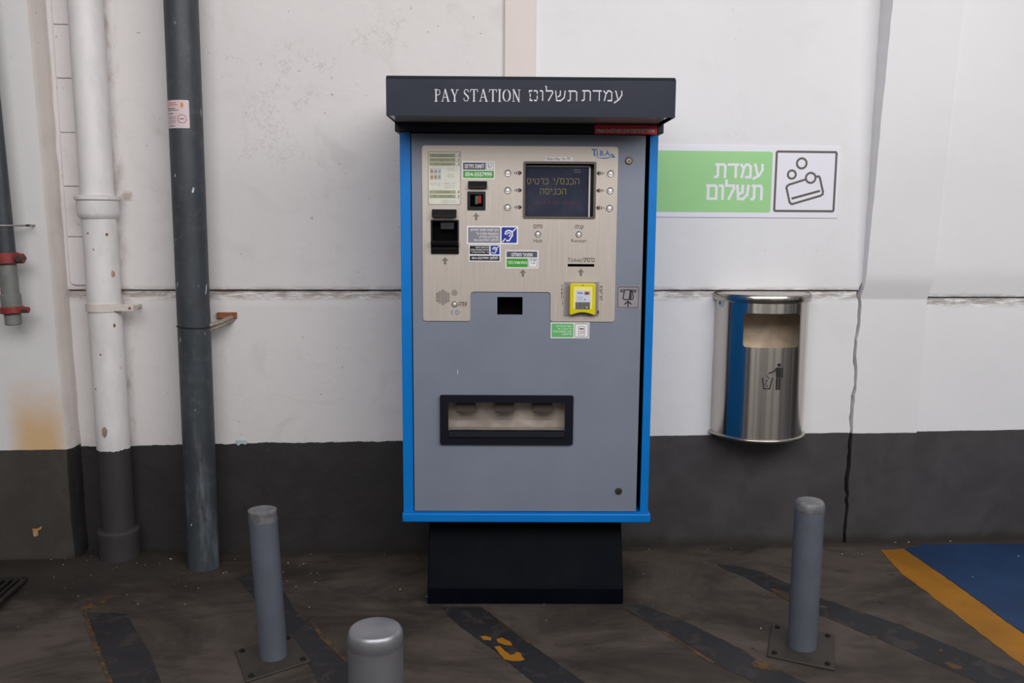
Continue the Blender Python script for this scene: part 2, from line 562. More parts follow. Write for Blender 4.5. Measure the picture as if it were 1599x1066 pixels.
def gap(z): return 0.010+0.006*nz(3.3, z*11)+0.004*nz(1.3, z*37)
def crk(z): return crack(z) + (0.007*nz(0.4, z*9)+0.004*nz(0.9, z*40) if z < GZ else 0.002*nz(0.4, z*20))
def prot(z): return interp([(0, 0.004), (0.88, 0.006), (0.95, 0.030), (1.84, 0.085), (2.6, 0.12)], z)
zs2 = zlist(0.02, GF)
mb = MB()
us = [i/30 for i in range(31)]
def fr(u, z):
    x1 = crk(z)-(gap(z) if z < GZ+0.01 else 0.001)
    x = strip_r+(x1-strip_r)*u
    return (x, groove_y(x, z, GZ, 5, 0.006)+0.002*nz(x*1.5, z*1.5), z)
rows = grid(mb, us, zs2, fr, m_wall_r)
k = mb.mi(m_wall_r)
for A, B in zip(rows, rows[1:]):          # broken edge going into the joint
    a, b = A[-1], B[-1]
    f = mb.bm.faces.new((a, mb.bm.verts.new(a.co+Vector((0.004, 0.05, 0))), mb.bm.verts.new(b.co+Vector((0.004, 0.05, 0))), b)); f.material_index = k
structure(mb.build('wall_back_right', smooth=50, flip=False))

mb = MB()
def fp(u, z):
    x0 = crk(z); x1 = pil_r(z)
    return (x0+(x1-x0)*u, -prot(z)-0.001+0.0015*nz(u*3, z*2), z)
rows = grid(mb, us, zs2, fp, m_pil_r); k = mb.mi(m_pil_r)
for A, B in zip(rows, rows[1:]):
    for i, dx in ((0, -0.003), (-1, 0.002)):
        a, b = A[i], B[i]
        vs = [a, mb.bm.verts.new((a.co.x+dx, 0.05, a.co.z)), mb.bm.verts.new((b.co.x+dx, 0.05, b.co.z)), b]
        f = mb.bm.faces.new(vs if i else vs[::-1]); f.material_index = k
structure(mb.build('pillar_right', smooth=40, flip=True))

mb = MB()
def fb(u, z):
    x0 = pil_r(z)-0.01; x = x0+(3.6-x0)*u
    return (x, -max(0, prot(z)-0.012)+groove_y(x, z, 0.887, 9, 0.006), z)
grid(mb, [i/40 for i in range(41)], zlist(0.05, [v-GZ+0.887 for v in GF]), fb, m_bay_r)
structure(mb.build('wall_right', smooth=50, flip=False))

# narrow rendered strip behind the machine
m_strip = wall_mat('strip_render', (216, 205, 201), (60, 56, 57), 0.40, 0.0, 0.01, None, 0.25)
mb = MB(); mb.box(strip_l, strip_r, -0.016, 0.05, 0, TOPZ, m_strip)
structure(mb.build('trim_1', bevel=0.004))

# pillar at the left edge with a crumbling edge
pa = xline((50, 0), (104, 690), 0.08)
def prl(z): return interp([(0, 0.075), (0.4, 0.075), (1.85, 0.105), (2.6, 0.11)], z)
def stain(n, col, tc, x, y, z):
    dx = n.m('MULTIPLY', n.m('ADD', x, 1.318), 10.5)
    sx = n.m('SUBTRACT', 1.0, n.m('MULTIPLY', dx, dx))
    top = n.m('SUBTRACT', 0.64, z)
    v = n.m('MULTIPLY', n.ramp(n.m('ADD', sx, n.m('MULTIPLY', n.m('SUBTRACT', n.noise(tc, 6, 4), 0.5), 0.5)), -0.35, 1.0),
            n.ramp(n.m('ADD', top, n.m('MULTIPLY', n.m('SUBTRACT', n.noise(tc, 9, 4), 0.5), 0.10)), -0.03, 0.20))
    return n.mix(n.m('MULTIPLY', v, 0.8), col, lin((205, 160, 92)))
m_pil_l = wall_mat('left_pillar_plaster', (213, 210, 211), (62, 58, 55), 0.398, 0.0, 0.010, None, 0.35, stain)
m_edge = wall_mat('worn_edge_plaster', (207, 198, 194), (38, 36, 36), 0.398, 0.0, 0.012, None, 1.2)
mb = MB()
us2 = [i/14 for i in range(15)]
def fl(u, z):
    return (-2.4+(pa(z)-0.006+0.003*nz(z*9)+2.4)*u, -prl(z)+0.001*nz(u*9, z*3), z)
rows = grid(mb, us2, zlist(0.03), fl, m_pil_l)
ke = mb.mi(m_edge)
prev = None
for A in rows:
    a = A[-1].co
    b = mb.bm.verts.new((a.x+0.010+0.003*nz(a.z*17), a.y+0.014, a.z))
    c = mb.bm.verts.new((a.x+0.013+0.003*nz(a.z*13, 4), -0.012+0.004*nz(a.z*21), a.z))
    d = mb.bm.verts.new((a.x+0.022+0.004*nz(a.z*15, 8), 0.02, a.z))
    cur = [A[-1], b, c, d]
    if prev:
        for i in range(3):
            f = mb.bm.faces.new((prev[i], prev[i+1], cur[i+1], cur[i])); f.material_index = ke
    prev = cur
structure(mb.build('pillar_left', smooth=50, flip=False))

# old rendered block strip between the left pillar and the drainpipe
mb = MB()
sl = xline((77, 0), (107, 440), 0.02); sr = xline((113, 0), (139, 440), 0.02)
yl = [-90, 38, 122, 207, 291, 370, 446]
for i, (ya, yb) in enumerate(zip(yl, yl[1:])):
    za = wallpt(100, ya, 0.015).z-0.001; zb = wallpt(100, yb, 0.015).z+0.001
    if i == 0: za = TOPZ
    P = [(sl(za), za), (sr(za), za), (sr(zb), zb), (sl(zb), zb)]
    P = round_poly(P, [0.004, 0.004, 0.02 if i == 5 else 0.004, 0.02 if i == 5 else 0.004], 4)
    mb.prism(P, -0.011-0.001*(i % 2), 0.03, m_wall_l)
structure(mb.build('trim_2', bevel=0.003))

# ---------------------------------------------------------------- floor
def sstep(a, b, v):
    t = max(0, min(1, (v-a)/(b-a))); return t*t*(3-2*t)
def fz(x, y):
    return 0.028*sstep(-0.80, -1.02, x)*sstep(-0.34, -0.12, y)

m_floor = bpy.data.materials.new('worn_concrete'); m_floor.use_nodes = True
n = NT(m_floor.node_tree); b = n.n['Principled BSDF']
tc = n.node('ShaderNodeTexCoord').outputs['Object']
sx, sy, sz = n.node('ShaderNodeSeparateXYZ', {0: tc}).outputs
big = n.noise(n.scale(tc, (1, 1.6, 1)), 2.2, 6, 0.62, 0.8); fin = n.noise(tc, 40, 5, 0.7); med = n.noise(n.scale(tc, (1, 2.2, 1)), 6.5, 5, 0.6, 0.5)
col = n.mix(n.ramp(big, 0.32, 0.66), lin((50, 43, 39)), lin((82, 73, 67)))
col = n.mix(n.m('MULTIPLY', n.ramp(med, 0.52, 0.72), 0.55), col, lin((44, 39, 36)))
col = n.mix(n.m('MULTIPLY', n.ramp(fin, 0.55, 0.75), 0.35), col, lin((90, 82, 76)))
spots = n.ramp(n.noise(tc, 15, 3, 0.5), 0.70, 0.74)
col = n.mix(n.m('MULTIPLY', spots, 0.6), col, lin((34, 31, 30)))
# oily grime settled along the foot of the left wall
g1 = n.m('MULTIPLY', n.ramp(n.m('ADD', n.m('MULTIPLY', sx, -1.0), n.m('MULTIPLY', n.m('SUBTRACT', big, 0.5), 0.9)), 0.70, 1.05),
         n.ramp(n.m('ADD', sy, n.m('MULTIPLY', n.m('SUBTRACT', med, 0.5), 0.5)), -0.44, -0.24))
col = n.mix(n.m('MULTIPLY', g1, 0.75), col, lin((36, 32, 30)))
g2 = n.ramp(n.m('ADD', sy, n.m('MULTIPLY', n.m('SUBTRACT', med, 0.5), 0.05)), -0.06, -0.02)
col = n.mix(n.m('MULTIPLY', g2, 0.5), col, lin((40, 35, 32)))
n.set(b.inputs['Base Color'], col)
n.set(b.inputs['Roughness'], n.ramp(big, 0.3, 0.7, 0.62, 0.82))
b.inputs['Specular IOR Level'].default_value = 0.3
bp = n.node('ShaderNodeBump', {'Strength': 0.5, 'Distance': 0.004, 'Height': n.m('ADD', fin, n.m('MULTIPLY', med, 1.2))})
n.set(b.inputs['Normal'], bp.outputs[0])
mb = MB(); k = mb.mi(m_floor)
xs = [-3+0.06*i for i in range(111)]; ys = [0.03, 0.0]+[-0.05*i for i in range(1, 13)]+[-0.8, -1.2, -2, -3, -4.5, -6]
rows = [[mb.bm.verts.new((x, y, fz(x, y))) for x in xs] for y in ys]
for A, B in zip(rows, rows[1:]):
    for i in range(len(xs)-1):
        mb.bm.faces.new((B[i], B[i+1], A[i+1], A[i]))
structure(mb.build('floor', smooth=60, flip=False))

# painted markings on the concrete
def paint_mat(name, col, wear, under=(70, 63, 58), rough=0.55, scale=14, lo=0.5, hi=0.62):
    m = bpy.data.materials.new(name); m.use_nodes = True
    n = NT(m.node_tree); b = n.n['Principled BSDF']
    tc = n.node('ShaderNodeTexCoord').outputs['Object']
    f = n.noise(tc, scale, 6, 0.7, 0.6); g = n.noise(tc, 3.0, 4, 0.6)
    c = lin(col)
    base = n.mix(n.ramp(g, 0.3, 0.7), tuple(v*0.8 for v in c), tuple(v*1.15 for v in c))
    n.set(b.inputs['Base Color'], n.mix(n.m('MULTIPLY', n.ramp(f, lo, hi), wear), base, lin(under)))
    b.inputs['Roughness'].default_value = rough; b.inputs['Specular IOR Level'].default_value = 0.3
    bp = n.node('ShaderNodeBump', {'Strength': 0.3, 'Distance': 0.002, 'Height': n.noise(tc, 45, 4, 0.6)})
    n.set(b.inputs['Normal'], bp.outputs[0])
    return m
m_black = paint_mat('faded_black_paint', (40, 39, 42), 0.75, (62, 56, 52))
m_yel = paint_mat('yellow_floor_paint', (154, 102, 24), 0.6, (110, 84, 48), scale=22, lo=0.56, hi=0.72)
m_blue = paint_mat('blue_floor_paint', (30, 56, 92), 0.35, (50, 53, 60), lo=0.54, hi=0.7)
m_rust = paint_mat('old_yellow_trace', (98, 68, 38), 0.95, (58, 51, 45), scale=34, lo=0.42, hi=0.56)

def jag(pts, step=0.012, amp=0.004, seed=0.0):
    out = []
    N = len(pts)
    for i in range(N):
        a, b = Vector(pts[i]), Vector(pts[(i+1) % N]); L = (b-a).length; k = max(1, min(80, int(L/step)))
        nrm = Vector((-(b-a).y, (b-a).x)).normalized() if L > 1e-6 else Vector((0, 0))
        for j in range(k):
            p = a+(b-a)*(j/k)
            q = p + nrm*amp*(nz(p.x*22+seed, p.y*22, seed)+0.6*nz(p.x*70, p.y*70+seed))*(1 if j else 0.4)
            out.append((q.x, q.y))
    return out

def marking(polys, mat, z=0.0010, amp=0.004, seed=0.0, label=None, sub=()):
    mb = MB()
    for i, (pp, mm, zz, am) in enumerate([(p, mat, z, amp) for p in polys]+[(p, m2, z+0.0006, 0.003) for p, m2 in sub]):
        g = [gpt(*p)[:2] for p in pp]
        ar = sum(g[k-1][0]*g[k][1]-g[k][0]*g[k-1][1] for k in range(len(g)))
        if ar < 0: g = g[::-1]
        pts = jag(g, 0.012, am, seed+i*3.1)
        fv = [mb.bm.verts.new((p[0], p[1], zz)) for p in pts]
        f = mb.bm.faces.new(fv); f.material_index = mb.mi(mm)
        ex = bmesh.ops.extrude_face_region(mb.bm, geom=[f], use_keep_orig=True)
        for e in ex['geom']:
            if isinstance(e, bmesh.types.BMVert): e.co.z = -0.001
    bmesh.ops.triangulate(mb.bm, faces=[f for f in mb.bm.faces if len(f.verts) > 4])
    return structure(mb.build('floor_marking', smooth=0), label)

marking([[(134, 956), (198, 958), (212, 984), (230, 1012), (262, 1090), (330, 1240), (240, 1240), (170, 1066), (150, 1010)]], m_black, seed=1,
        label='faded black stripe at the left edge of the floor', sub=[([(181, 927), (183, 931), (135, 953), (150, 1000), (176, 1066), (168, 1066), (143, 1000), (126, 949)], m_rust)])
marking([[(371, 903), (400, 894), (444, 925), (462, 955), (503, 997), (541, 1033), (640, 1130), (560, 1130), (505, 1080), (470, 1014), (420, 960)]], m_black, seed=2,
        label='faded black stripe beside the plate of the bollard left of the machine',
        sub=[([(480, 965), (486, 969), (541, 1031), (538, 1033), (500, 996)], m_rust)])
marking([[(688, 948), (752, 948), (798, 983), (913, 1066), (1010, 1140), (930, 1140), (834, 1066), (772, 1016), (720, 980)]], m_black, seed=3,
        label='black stripe with yellow flakes in front of the machine foot',
        sub=[([(750, 994), (758, 993), (767, 996), (767, 1000), (755, 999)], m_yel),
             ([(775, 998), (784, 996), (797, 1002), (800, 1008), (788, 1007), (777, 1003)], m_yel),
             ([(772, 1010), (780, 1009), (788, 1017), (797, 1023), (803, 1022), (806, 1018), (813, 1020), (815, 1026), (819, 1030), (812, 1032), (798, 1032), (787, 1029), (780, 1021)], m_yel),
             ([(752, 948), (798, 982), (830, 1004), (827, 1006), (795, 983)], m_rust)])
marking([[(970, 946), (1004, 944), (1060, 966), (1158, 1014), (1181, 1030), (1254, 1064), (1360, 1120), (1260, 1120), (1178, 1066), (1116, 1036), (1060, 1002)]], m_black, seed=4,
        label='black stripe running from the machine foot past the right bollard plate',
        sub=[([(1171, 1036), (1180, 1031), (1194, 1033), (1212, 1044), (1218, 1049), (1196, 1046), (1178, 1042)], m_rust),
             ([(970, 948), (1060, 1000), (1116, 1034), (1112, 1036), (1055, 1000)], m_rust)])
marking([[(1120, 880), (1150, 884), (1186, 892), (1232, 911), (1280, 934), (1409, 977), (1599, 1056), (1720, 1110), (1620, 1110), (1529, 1066), (1387, 1004), (1278, 959), (1232, 938), (1200, 922), (1165, 902), (1125, 886)]], m_black, seed=5,
        label='long black stripe behind the right bollard',
        sub=[([(1200, 920), (1210, 919), (1226, 928), (1234, 931), (1233, 938), (1216, 930)], m_rust),
             ([(1278, 945), (1290, 947), (1293, 950), (1281, 949)], m_rust),
             ([(1474, 1036), (1482, 1033), (1500, 1040), (1505, 1045), (1490, 1045)], m_rust),
             ([(1360, 993), (1368, 993), (1370, 997), (1361, 997)], m_rust), ([(1466, 1014), (1472, 1014), (1472, 1018), (1466, 1018)], m_rust)])
marking([[(1375, 859), (1411, 857), (1500, 919), (1599, 991), (1800, 1140), (1760, 1165), (1599, 1041), (1500, 965), (1405, 893)]], m_yel, 0.0014, seed=6, label='yellow border line of the blue parking bay')
marking([[(1413, 857.5), (1440, 850), (1599, 848.5), (1900, 845), (2200, 1100), (1800, 1138), (1599, 989), (1502, 918)]], m_blue, seed=7, label='blue painted parking bay surface')

# ================================================================== PAY STATION
m_bluep = pm('blue_enamel', (0, 112, 192), 0.42, 0, 0.05, 4, 0.05, 90, spec=0.3)
m_gap = pm('dark_gap', (16, 19, 34), 0.6)  # dark navy lining; the door gap's shade is put into its colour too
m_door = pm('grey_powder_coat', (117, 123, 139), 0.5, 0, 0.03, 5, 0.08, 260)
m_navy = pm('navy_powder_coat', (22, 27, 46), 0.5, 0, 0.05, 6, 0.06, 200, spec=0.3)
m_navyd = pm('dark_navy_enamel', (26, 30, 48), 0.45, 0, 0.05, 6, spec=0.35)
m_ped = pm('black_navy_steel', (4, 7, 15), 0.6, 0, 0.25, 9, 0.1, 120, spec=0.06)
m_steel = pm('brushed_fascia', (194, 184, 175), 0.40, 0.3, 0.025, 9, 0.06, 14, (30, 30, 0.8))
m_black = pm('black_plastic', (13, 13, 15), 0.35)
m_void = pm('black_void', (3, 3, 4), 0.9, spec=0.1)
m_white = pm('white_vinyl', (226, 224, 226), 0.45)
m_ink = pm('black_ink', (28, 25, 26), 0.7)
m_brown = pm('etched_ink', (74, 62, 54), 0.8)
m_greytxt = pm('pale_lettering', (196, 196, 204), 0.6)
m_green = pm('green_vinyl', (62, 150, 42), 0.45)
m_dgrey = pm('slate_vinyl', (78, 80, 94), 0.45)
m_mgrey = pm('mid_grey_vinyl', (126, 126, 136), 0.45)
m_blk_v = pm('black_vinyl', (24, 25, 32), 0.4)
m_roy = pm('royal_blue_vinyl', (24, 48, 150), 0.4)
m_olive = pm('olive_print', (150, 152, 122), 0.6)
m_card = pm('worn_card', (206, 204, 194), 0.5, 0, 0.05, 30)
m_red = pm('red_acrylic', (226, 30, 36), 0.25, 0, 0.04, 5)
m_chrome = pm('satin_chrome', (205, 202, 198), 0.25, 0.9)
m_lockm = pm('dull_brass_lock', (150, 138, 120), 0.4, 0.8)
m_lit = pm('lens_white', (238, 236, 236), 0.3)
m_scr = pm('lcd_glass', (54, 57, 72), 0.12, 0, 0.10, 14, spec=0.6)
m_scrt = pm('lcd_yellow_text', (126, 112, 54), 0.4, emit=(150, 130, 50), estr=0.05)
m_scrr = pm('lcd_red_text', (120, 36, 44), 0.4, emit=(120, 30, 36), estr=0.15)
m_scrg = pm('lcd_grey_text', (96, 100, 114), 0.4)
m_bez = pm('taupe_bezel', (96, 86, 80), 0.4, 0.2)
m_logo = pm('logo_blue', (18, 108, 168), 0.45)
m_yel_p = pm('yellow_plastic', (206, 192, 30), 0.3, 0, 0.03, 20)
m_paley = pm('pale_yellow_label', (232, 222, 130), 0.4)
m_lav = pm('lavender_plate', (150, 142, 146), 0.45, 0.2)

root = thing('pay_station', 'grey and blue pay station with navy canopy, steel panel and black pedestal', 'pay station', MO, MY)

def R(x0, y0, x1, y1, off=0.007):
    """photo rectangle -> local x0,z0,x1,z1 on a plane of the machine front"""
    ym = (y0+y1)/2; xm = (x0+x1)/2
    return (mp(x0, ym, off)[0], mp(xm, y1, off)[1], mp(x1, ym, off)[0], mp(xm, y0, off)[1])
def Pm(pts, off=0.007):
    return [mp(x, y, off) for x, y in pts]

F0 = -0.0075                       # front of the steel panel
XL = (mp(622, 207)[0]+mp(632, 800)[0])/2; XR = (mp(1028, 207)[0]+mp(1012, 800)[0])/2
ZT = mp(822, 205)[1]; ZB = mp(822, 800)[1]; ZP = mp(822, 816, 0.012)[1]
DL = (mp(640, 210)[0]+mp(650, 797)[0])/2; DR = (mp(1008, 210)[0]+mp(993, 797)[0])/2
DT = mp(822, 210)[1]; DB = mp(822, 797)[1]
IL = DL-0.003; IR = (mp(1016, 210)[0]+mp(1000, 797)[0])/2-0.001

# pedestal
mb = MB()
PW = 0.2945
mb.xprism([(0, 0), (0.0, 0.05), (0.012, 0.062), (0.075, ZP+0.004), (0.37, ZP+0.004), (0.37, 0)], -PW, PW, m_ped)
for v in mb.bm.verts:
    v.co.x *= 1.0 - 0.012*max(0, v.co.z-0.05)/ZP
mb.build('pedestal', root, bevel=0.003)
# cabinet shell
mb = MB()
mb.prism(rrect(XL, ZB-0.002, XR, ZT+0.02), 0.0, 0.40, m_bluep, [rrect(IL, DB-0.003, IR, DT+0.004)])
mb.box(IL-0.002, IR+0.002, 0.385, 0.398, DB-0.005, DT+0.006, m_gap)
for x0, x1 in ((IL-0.0004, IL+0.0006), (IR-0.0006, IR+0.0004)):
    mb.box(x0, x1, 0.004, 0.38, DB, DT, m_gap)
mb.build('cabinet', root, bevel=0.0015)
x0, _, x1, _ = R(628, 808, 1016, 809, 0.012)
mb = MB(); mb.box(x0, x1, -0.012, 0.402, ZP, ZB, m_bluep)
mb.build('base_plate', root, bevel=0.004)

# holes shared by door and steel panel
disp = R(819.5, 255, 927.5, 339, 0.0075); coin = R(731, 300, 757, 327, 0.0075); bill = R(674, 344, 715.5, 395, 0.0075)
recp = R(776.5, 463.5, 816, 491, 0.004); tray = R(697, 625, 885, 684, 0.004); tick = R(886.5, 412, 928, 416.2, 0.0075)
mb = MB()
mb.prism(rrect(DL, DB, DR, DT), -0.0042, 0.016, m_door, [rrect(*q) for q in (disp, coin, bill, recp, tray, tick)])
door = mb.build('door', root)
def lock(px, py, mat):
    c = mp(px, py, 0.006); mb = MB(); C3 = (c[0], -0.004, c[1])
    mb.lathe([(0.0106, -0.002), (0.0106, 0.0012), (0.0092, 0.0016)], C3, m_ink, 24, axis='y')
    mb.lathe([(0.0090, -0.002), (0.0090, 0.003), (0.0078, 0.0042), (0.0066, 0.0042), (0.0062, 0.0030), (0.0002, 0.0030)], C3, mat, 24, axis='y')
    mb.box(c[0]-0.0008, c[0]+0.0014, -0.0082, -0.0068, c[1]-0.004, c[1]+0.0015, m_void)
    o = mb.build('lock', door); o['label'] = 'round metal cam lock'
lock(982, 251, m_lockm); lock(966, 767, pm('dark_lock', (92, 84, 74), 0.4, 0.8))
# scratch on the door paint
mb = MB(); q = R(714.2, 577, 715.2, 584, 0.0043); mb.box(q[0], q[2], -0.0044, -0.0040, q[1], q[3], m_greytxt); mb.build('scratch', door)

# ---------------------------------------------------------------- steel front panel with its etched legends
outl = Pm([(662, 500.5), (733.5, 500.5), (735.5, 455.5), (858.5, 455.5), (861, 502.5), (960, 502.5), (965, 228.5), (657.5, 227.5)])
# square the outline up
def avg(*i): return sum(i)/len(i)
a = outl
xl = avg(a[0][0], a[7][0]); xr = avg(a[5][0], a[6][0]); zt = avg(a[6][1], a[7][1]); zn = avg(a[2][1], a[3][1]); zb = avg(a[0][1], a[1][1], a[4][1], a[5][1])
n0 = avg(a[1][0], a[2][0]); n1 = avg(a[3][0], a[4][0])
outl = [(xl, zb), (n0, zb), (n0, zn), (n1, zn), (n1, zb), (xr, zb), (xr, zt), (xl, zt)]
mb = MB()
mb.prism(round_poly(outl, [0.009, 0.009, 0.011, 0.011, 0.009, 0.009, 0.010, 0.010], 6), F0, -0.0040, m_steel,
         [rrect(*q) for q in (disp, coin, bill, tick)])
Y1 = F0-0.0003
def dot_arrow(px, py, mat=m_ink, s=1.0):
    """up arrow made of small etched squares"""
    c = mp(px, py, 0.0078); u = 0.0034*s
    rows = [(3, [0]), (2, [-1, 0, 1]), (1, [-2, -1, 0, 1, 2]), (0, [-.5, .5]), (-1, [-.5, .5]), (-2, [-.5, .5])]
    for r, cs in rows:
        for k in cs:
            mb.flat(ell(c[0]+k*u, c[1]+r*u, u*0.47, n=6), Y1, mat)
for p in ((743.5, 339), (695, 408), (816.5, 427), (907, 426)):
    dot_arrow(*p)
def side_arrow(px, py, d):
    c = mp(px, py, 0.0078)
    for k, (w, h) in enumerate(((0.0022, 0.004), (0.0024, 0.008), (0.0030, 0.0095))):
        x = c[0]+d*(-0.0085+k*0.0055)
        mb.flat(rrect(x-w/2, c[1]-h/2, x+w/2, c[1]+h/2), Y1, m_ink)
    x = c[0]+d*0.0085
    tri = [(x-d*0.0034, c[1]-0.0072), (x+d*0.0046, c[1]), (x-d*0.0034, c[1]+0.0072)]
    mb.flat(tri if d > 0 else tri[::-1], Y1, m_ink)
for y in (270, 297, 323.5): side_arrow(808, y, 1)
for x, y in ((938.5, 270.5), (938, 297.5), (937.5, 324.5)): side_arrow(x, y, -1)
def gtext(t, x0, y0, x1, y1, mat, w=0.15, tgt=None, y=None, off=0.0078, wv=None):
    q = R(x0, y0, x1, y1, off); (tgt or mb).glyphs(t, q[0], q[1], q[2], q[3], y if y is not None else Y1, mat, w, wv)
def ltext(t, x0, y0, x1, y1, mat, tgt=None, y=None, off=0.0078, bold=0.0):
    q = R(x0, y0, x1, y1, off); (tgt or mb).text(t, q[0], q[1], q[2], q[3], y if y is not None else Y1, mat, bold=bold)
gtext('סיום', 833.5, 351, 846.5, 356, m_brown, 0.17); ltext('Halt', 833.5, 373, 847, 378.5, m_brown)
gtext('קבלה', 897.5, 352, 911, 356.5, m_brown, 0.17); ltext('Receipt', 892, 373.2, 915.5, 379.6, m_brown)
ltext('Ticket/', 886.5, 402.5, 910, 408.8, m_brown); gtext('כרטיס', 911.5, 403, 928, 408.5, m_brown, 0.17)
for i, ch in enumerate('CREDIT'):
    ltext(ch, 876.3 if ch != 'I' else 878, 444+i*5.8, 880.3 if ch != 'I' else 878.7, 448.2+i*5.8, m_brown)
for i, ch in enumerate('אשראי'):
    gtext(ch, 936.5, 446+i*5.3, 940.5, 449.6+i*5.3, m_brown, 0.2)
gtext('עזרה', 716.5, 471.8, 728.5, 477.4, m_brown, 0.17)
# blue handset and call mark below the help button
c = mp(714, 487.5, 0.0078)
mb.stroke(ell(c[0], c[1], 0.0062, n=18), 0.0011, Y1, m_logo, closed=True); mb.stroke([(c[0], c[1]-0.003), (c[0], c[1]+0.003)], 0.001, Y1, m_logo)
mb.stroke([(c[0]-0.0015, c[1]+0.0012), (c[0], c[1]+0.003), (c[0]+0.0015, c[1]+0.0012)], 0.0009, Y1, m_logo)
h = mp(706, 487.5, 0.0078); mb.stroke([(h[0]+0.0012, h[1]+0.0058), (h[0]-0.001, h[1]+0.004), (h[0]-0.0016, h[1]), (h[0]-0.001, h[1]-0.004), (h[0]+0.0012, h[1]-0.0058)], 0.0018, Y1, m_logo)
# blue T.I.B.A. maker's mark with its swoosh
q = R(923.5, 232.5, 932.5, 243.2, 0.0078); mb.text('T', q[0], q[1], q[2], q[3], Y1, m_logo, bold=0.02)
ltext('.I.B.A.', 929, 235.2, 954, 243.4, m_logo, bold=0.018)
sw = [mp(928.5, 243.6, 0.0078)]+[mp(928.5+k*3.2, 243.6+3.0*sin(pi*k/9)-0.06*k, 0.0078) for k in range(1, 9)]
lo = [mp(928.5+k*3.2, 243.8+4.3*sin(pi*k/9.2)-0.05*k, 0.0078) for k in range(8, 0, -1)]
for (p0, p1), (q0, q1) in zip(zip(sw, sw[1:]), zip([sw[0]]+lo[::-1], lo[::-1])):
    mb.flat([p0, q0, q1, p1] if p0 != q0 else [p0, q1, p1], Y1, m_logo)
mb.flat(Pm([(953, 240.4), (956.5, 240.2), (961, 245.5), (954, 246.6), (956.5, 244)], 0.0078), Y1-0.0001, m_logo)
# worn outline left by rubbing next to the coin slot
fascia = mb.build('front_panel', root, smooth=0)
fascia['label'] = 'brushed steel front panel'

# ---------------------------------------------------------------- display
disp_r = bpy.data.objects.new('display', None); COL.objects.link(disp_r); disp_r.parent = root
mb = MB()
o4 = R(817, 252, 930.5, 341.2, 0.009)
i4 = R(820.2, 255.6, 927, 338.2, 0.009)
mb.prism(rrect(*o4, 0.005), -0.0105, F0+0.0004, m_bez, [rrect(*i4, 0.003)])
mb.pocket(rrect(*disp), F0, 0.024, m_bez, m_black)
mb.build('bezel', disp_r, smooth=30)
mb = MB(); sd = -0.014
q = R(816, 258.3, 921.6, 341, sd); mb.box(q[0], q[2], 0.0142, 0.022, q[1], q[3], m_white)
q = R(815, 260.6, 919.2, 341, sd); mb.box(q[0], q[2], 0.0138, 0.0145, q[1], q[3], m_scr)
ys = 0.0134
gtext('הכנס/י', 864, 279, 904, 287.5, m_scrt, 0.105, mb, ys, sd); gtext('כרטיס', 822.8, 279.2, 856, 287.2, m_scrt, 0.105, mb, ys, sd)
gtext('הכניסה', 843, 295, 883.5, 303, m_scrt, 0.105, mb, ys, sd)
for i in range(15):       # dim red line that cannot be read
    if i in (4, 9): continue
    x = 834+i*4.6; q = R(x, 314.5, x+3.2, 319.5, sd)
    mb.stroke([(q[0], q[1]), (q[0]+(q[2]-q[0])*(0.2 if i % 3 else 1), q[3]), (q[2], q[3]-(q[3]-q[1])*(i % 2)*0.5)], 0.0007, ys, m_scrr)
for yy in (264.5, 268):
    for i in range(5):
        q = R(896+i*2.2, yy, 897.4+i*2.2, yy+1.6, sd); mb.flat(rrect(*q), ys, m_scrg)
mb.build('screen', disp_r, smooth=0)

# ---------------------------------------------------------------- push buttons
def button(px, py, name, rr, lens):
    c = mp(px, py, 0.009); C3 = (c[0], F0, c[1]); mb = MB()
    mb.lathe([(rr, -0.001), (rr, 0.0022), (rr*0.86, 0.0032), (rr*0.68, 0.0030), (rr*0.62, 0.0016), (0.0002, 0.0016)], C3, m_chrome, 24, axis='y')
    o = mb.build(name, root, smooth=35)
    mb = MB(); mb.lathe([(rr*0.56, 0.0005), (rr*0.56, 0.0030), (rr*0.42, 0.0042), (0.0002, 0.0046)], C3, lens, 20, axis='y')
    mb.build('cap', o, smooth=60)
    return o
for p in ((793, 270), (792.8, 297), (792.6, 323.5), (953.6, 270.8), (952.8, 297.6), (951.8, 324.8)):
    button(*p, 'push_button', 0.0096, m_lit)
button(840, 365, 'push_button', 0.0088, m_lit)['label'] = 'round Halt button'
button(904, 365.5, 'push_button', 0.0088, m_lit)['label'] = 'round Receipt button'
button(710, 474.5, 'help_button', 0.0088, pm('ivory_lens', (226, 216, 200), 0.35))['label'] = 'help button with a dark brown ring'

# ---------------------------------------------------------------- speaker holes
mb = MB()
def holes(px, py, rad, step, dr):
    c = mp(px, py, 0.0078); k = int(rad/step)+1
    for i in range(-k, k+1):
        for j in range(-k, k+1):
            x = (i+0.5*(j % 2))*step; z = j*step*0.87
            if x*x+z*z < rad*rad:
                mb.lathe([(dr, 0.0), (dr, 0.0003)], (c[0]+x, F0-0.00005, c[1]+z), m_ink, 6, axis='y')
holes(691.5, 464, 0.0208, 0.0046, 0.0016); holes(709.7, 457, 0.0088, 0.0028, 0.0009)
mb.build('speaker_grille', root, smooth=0)

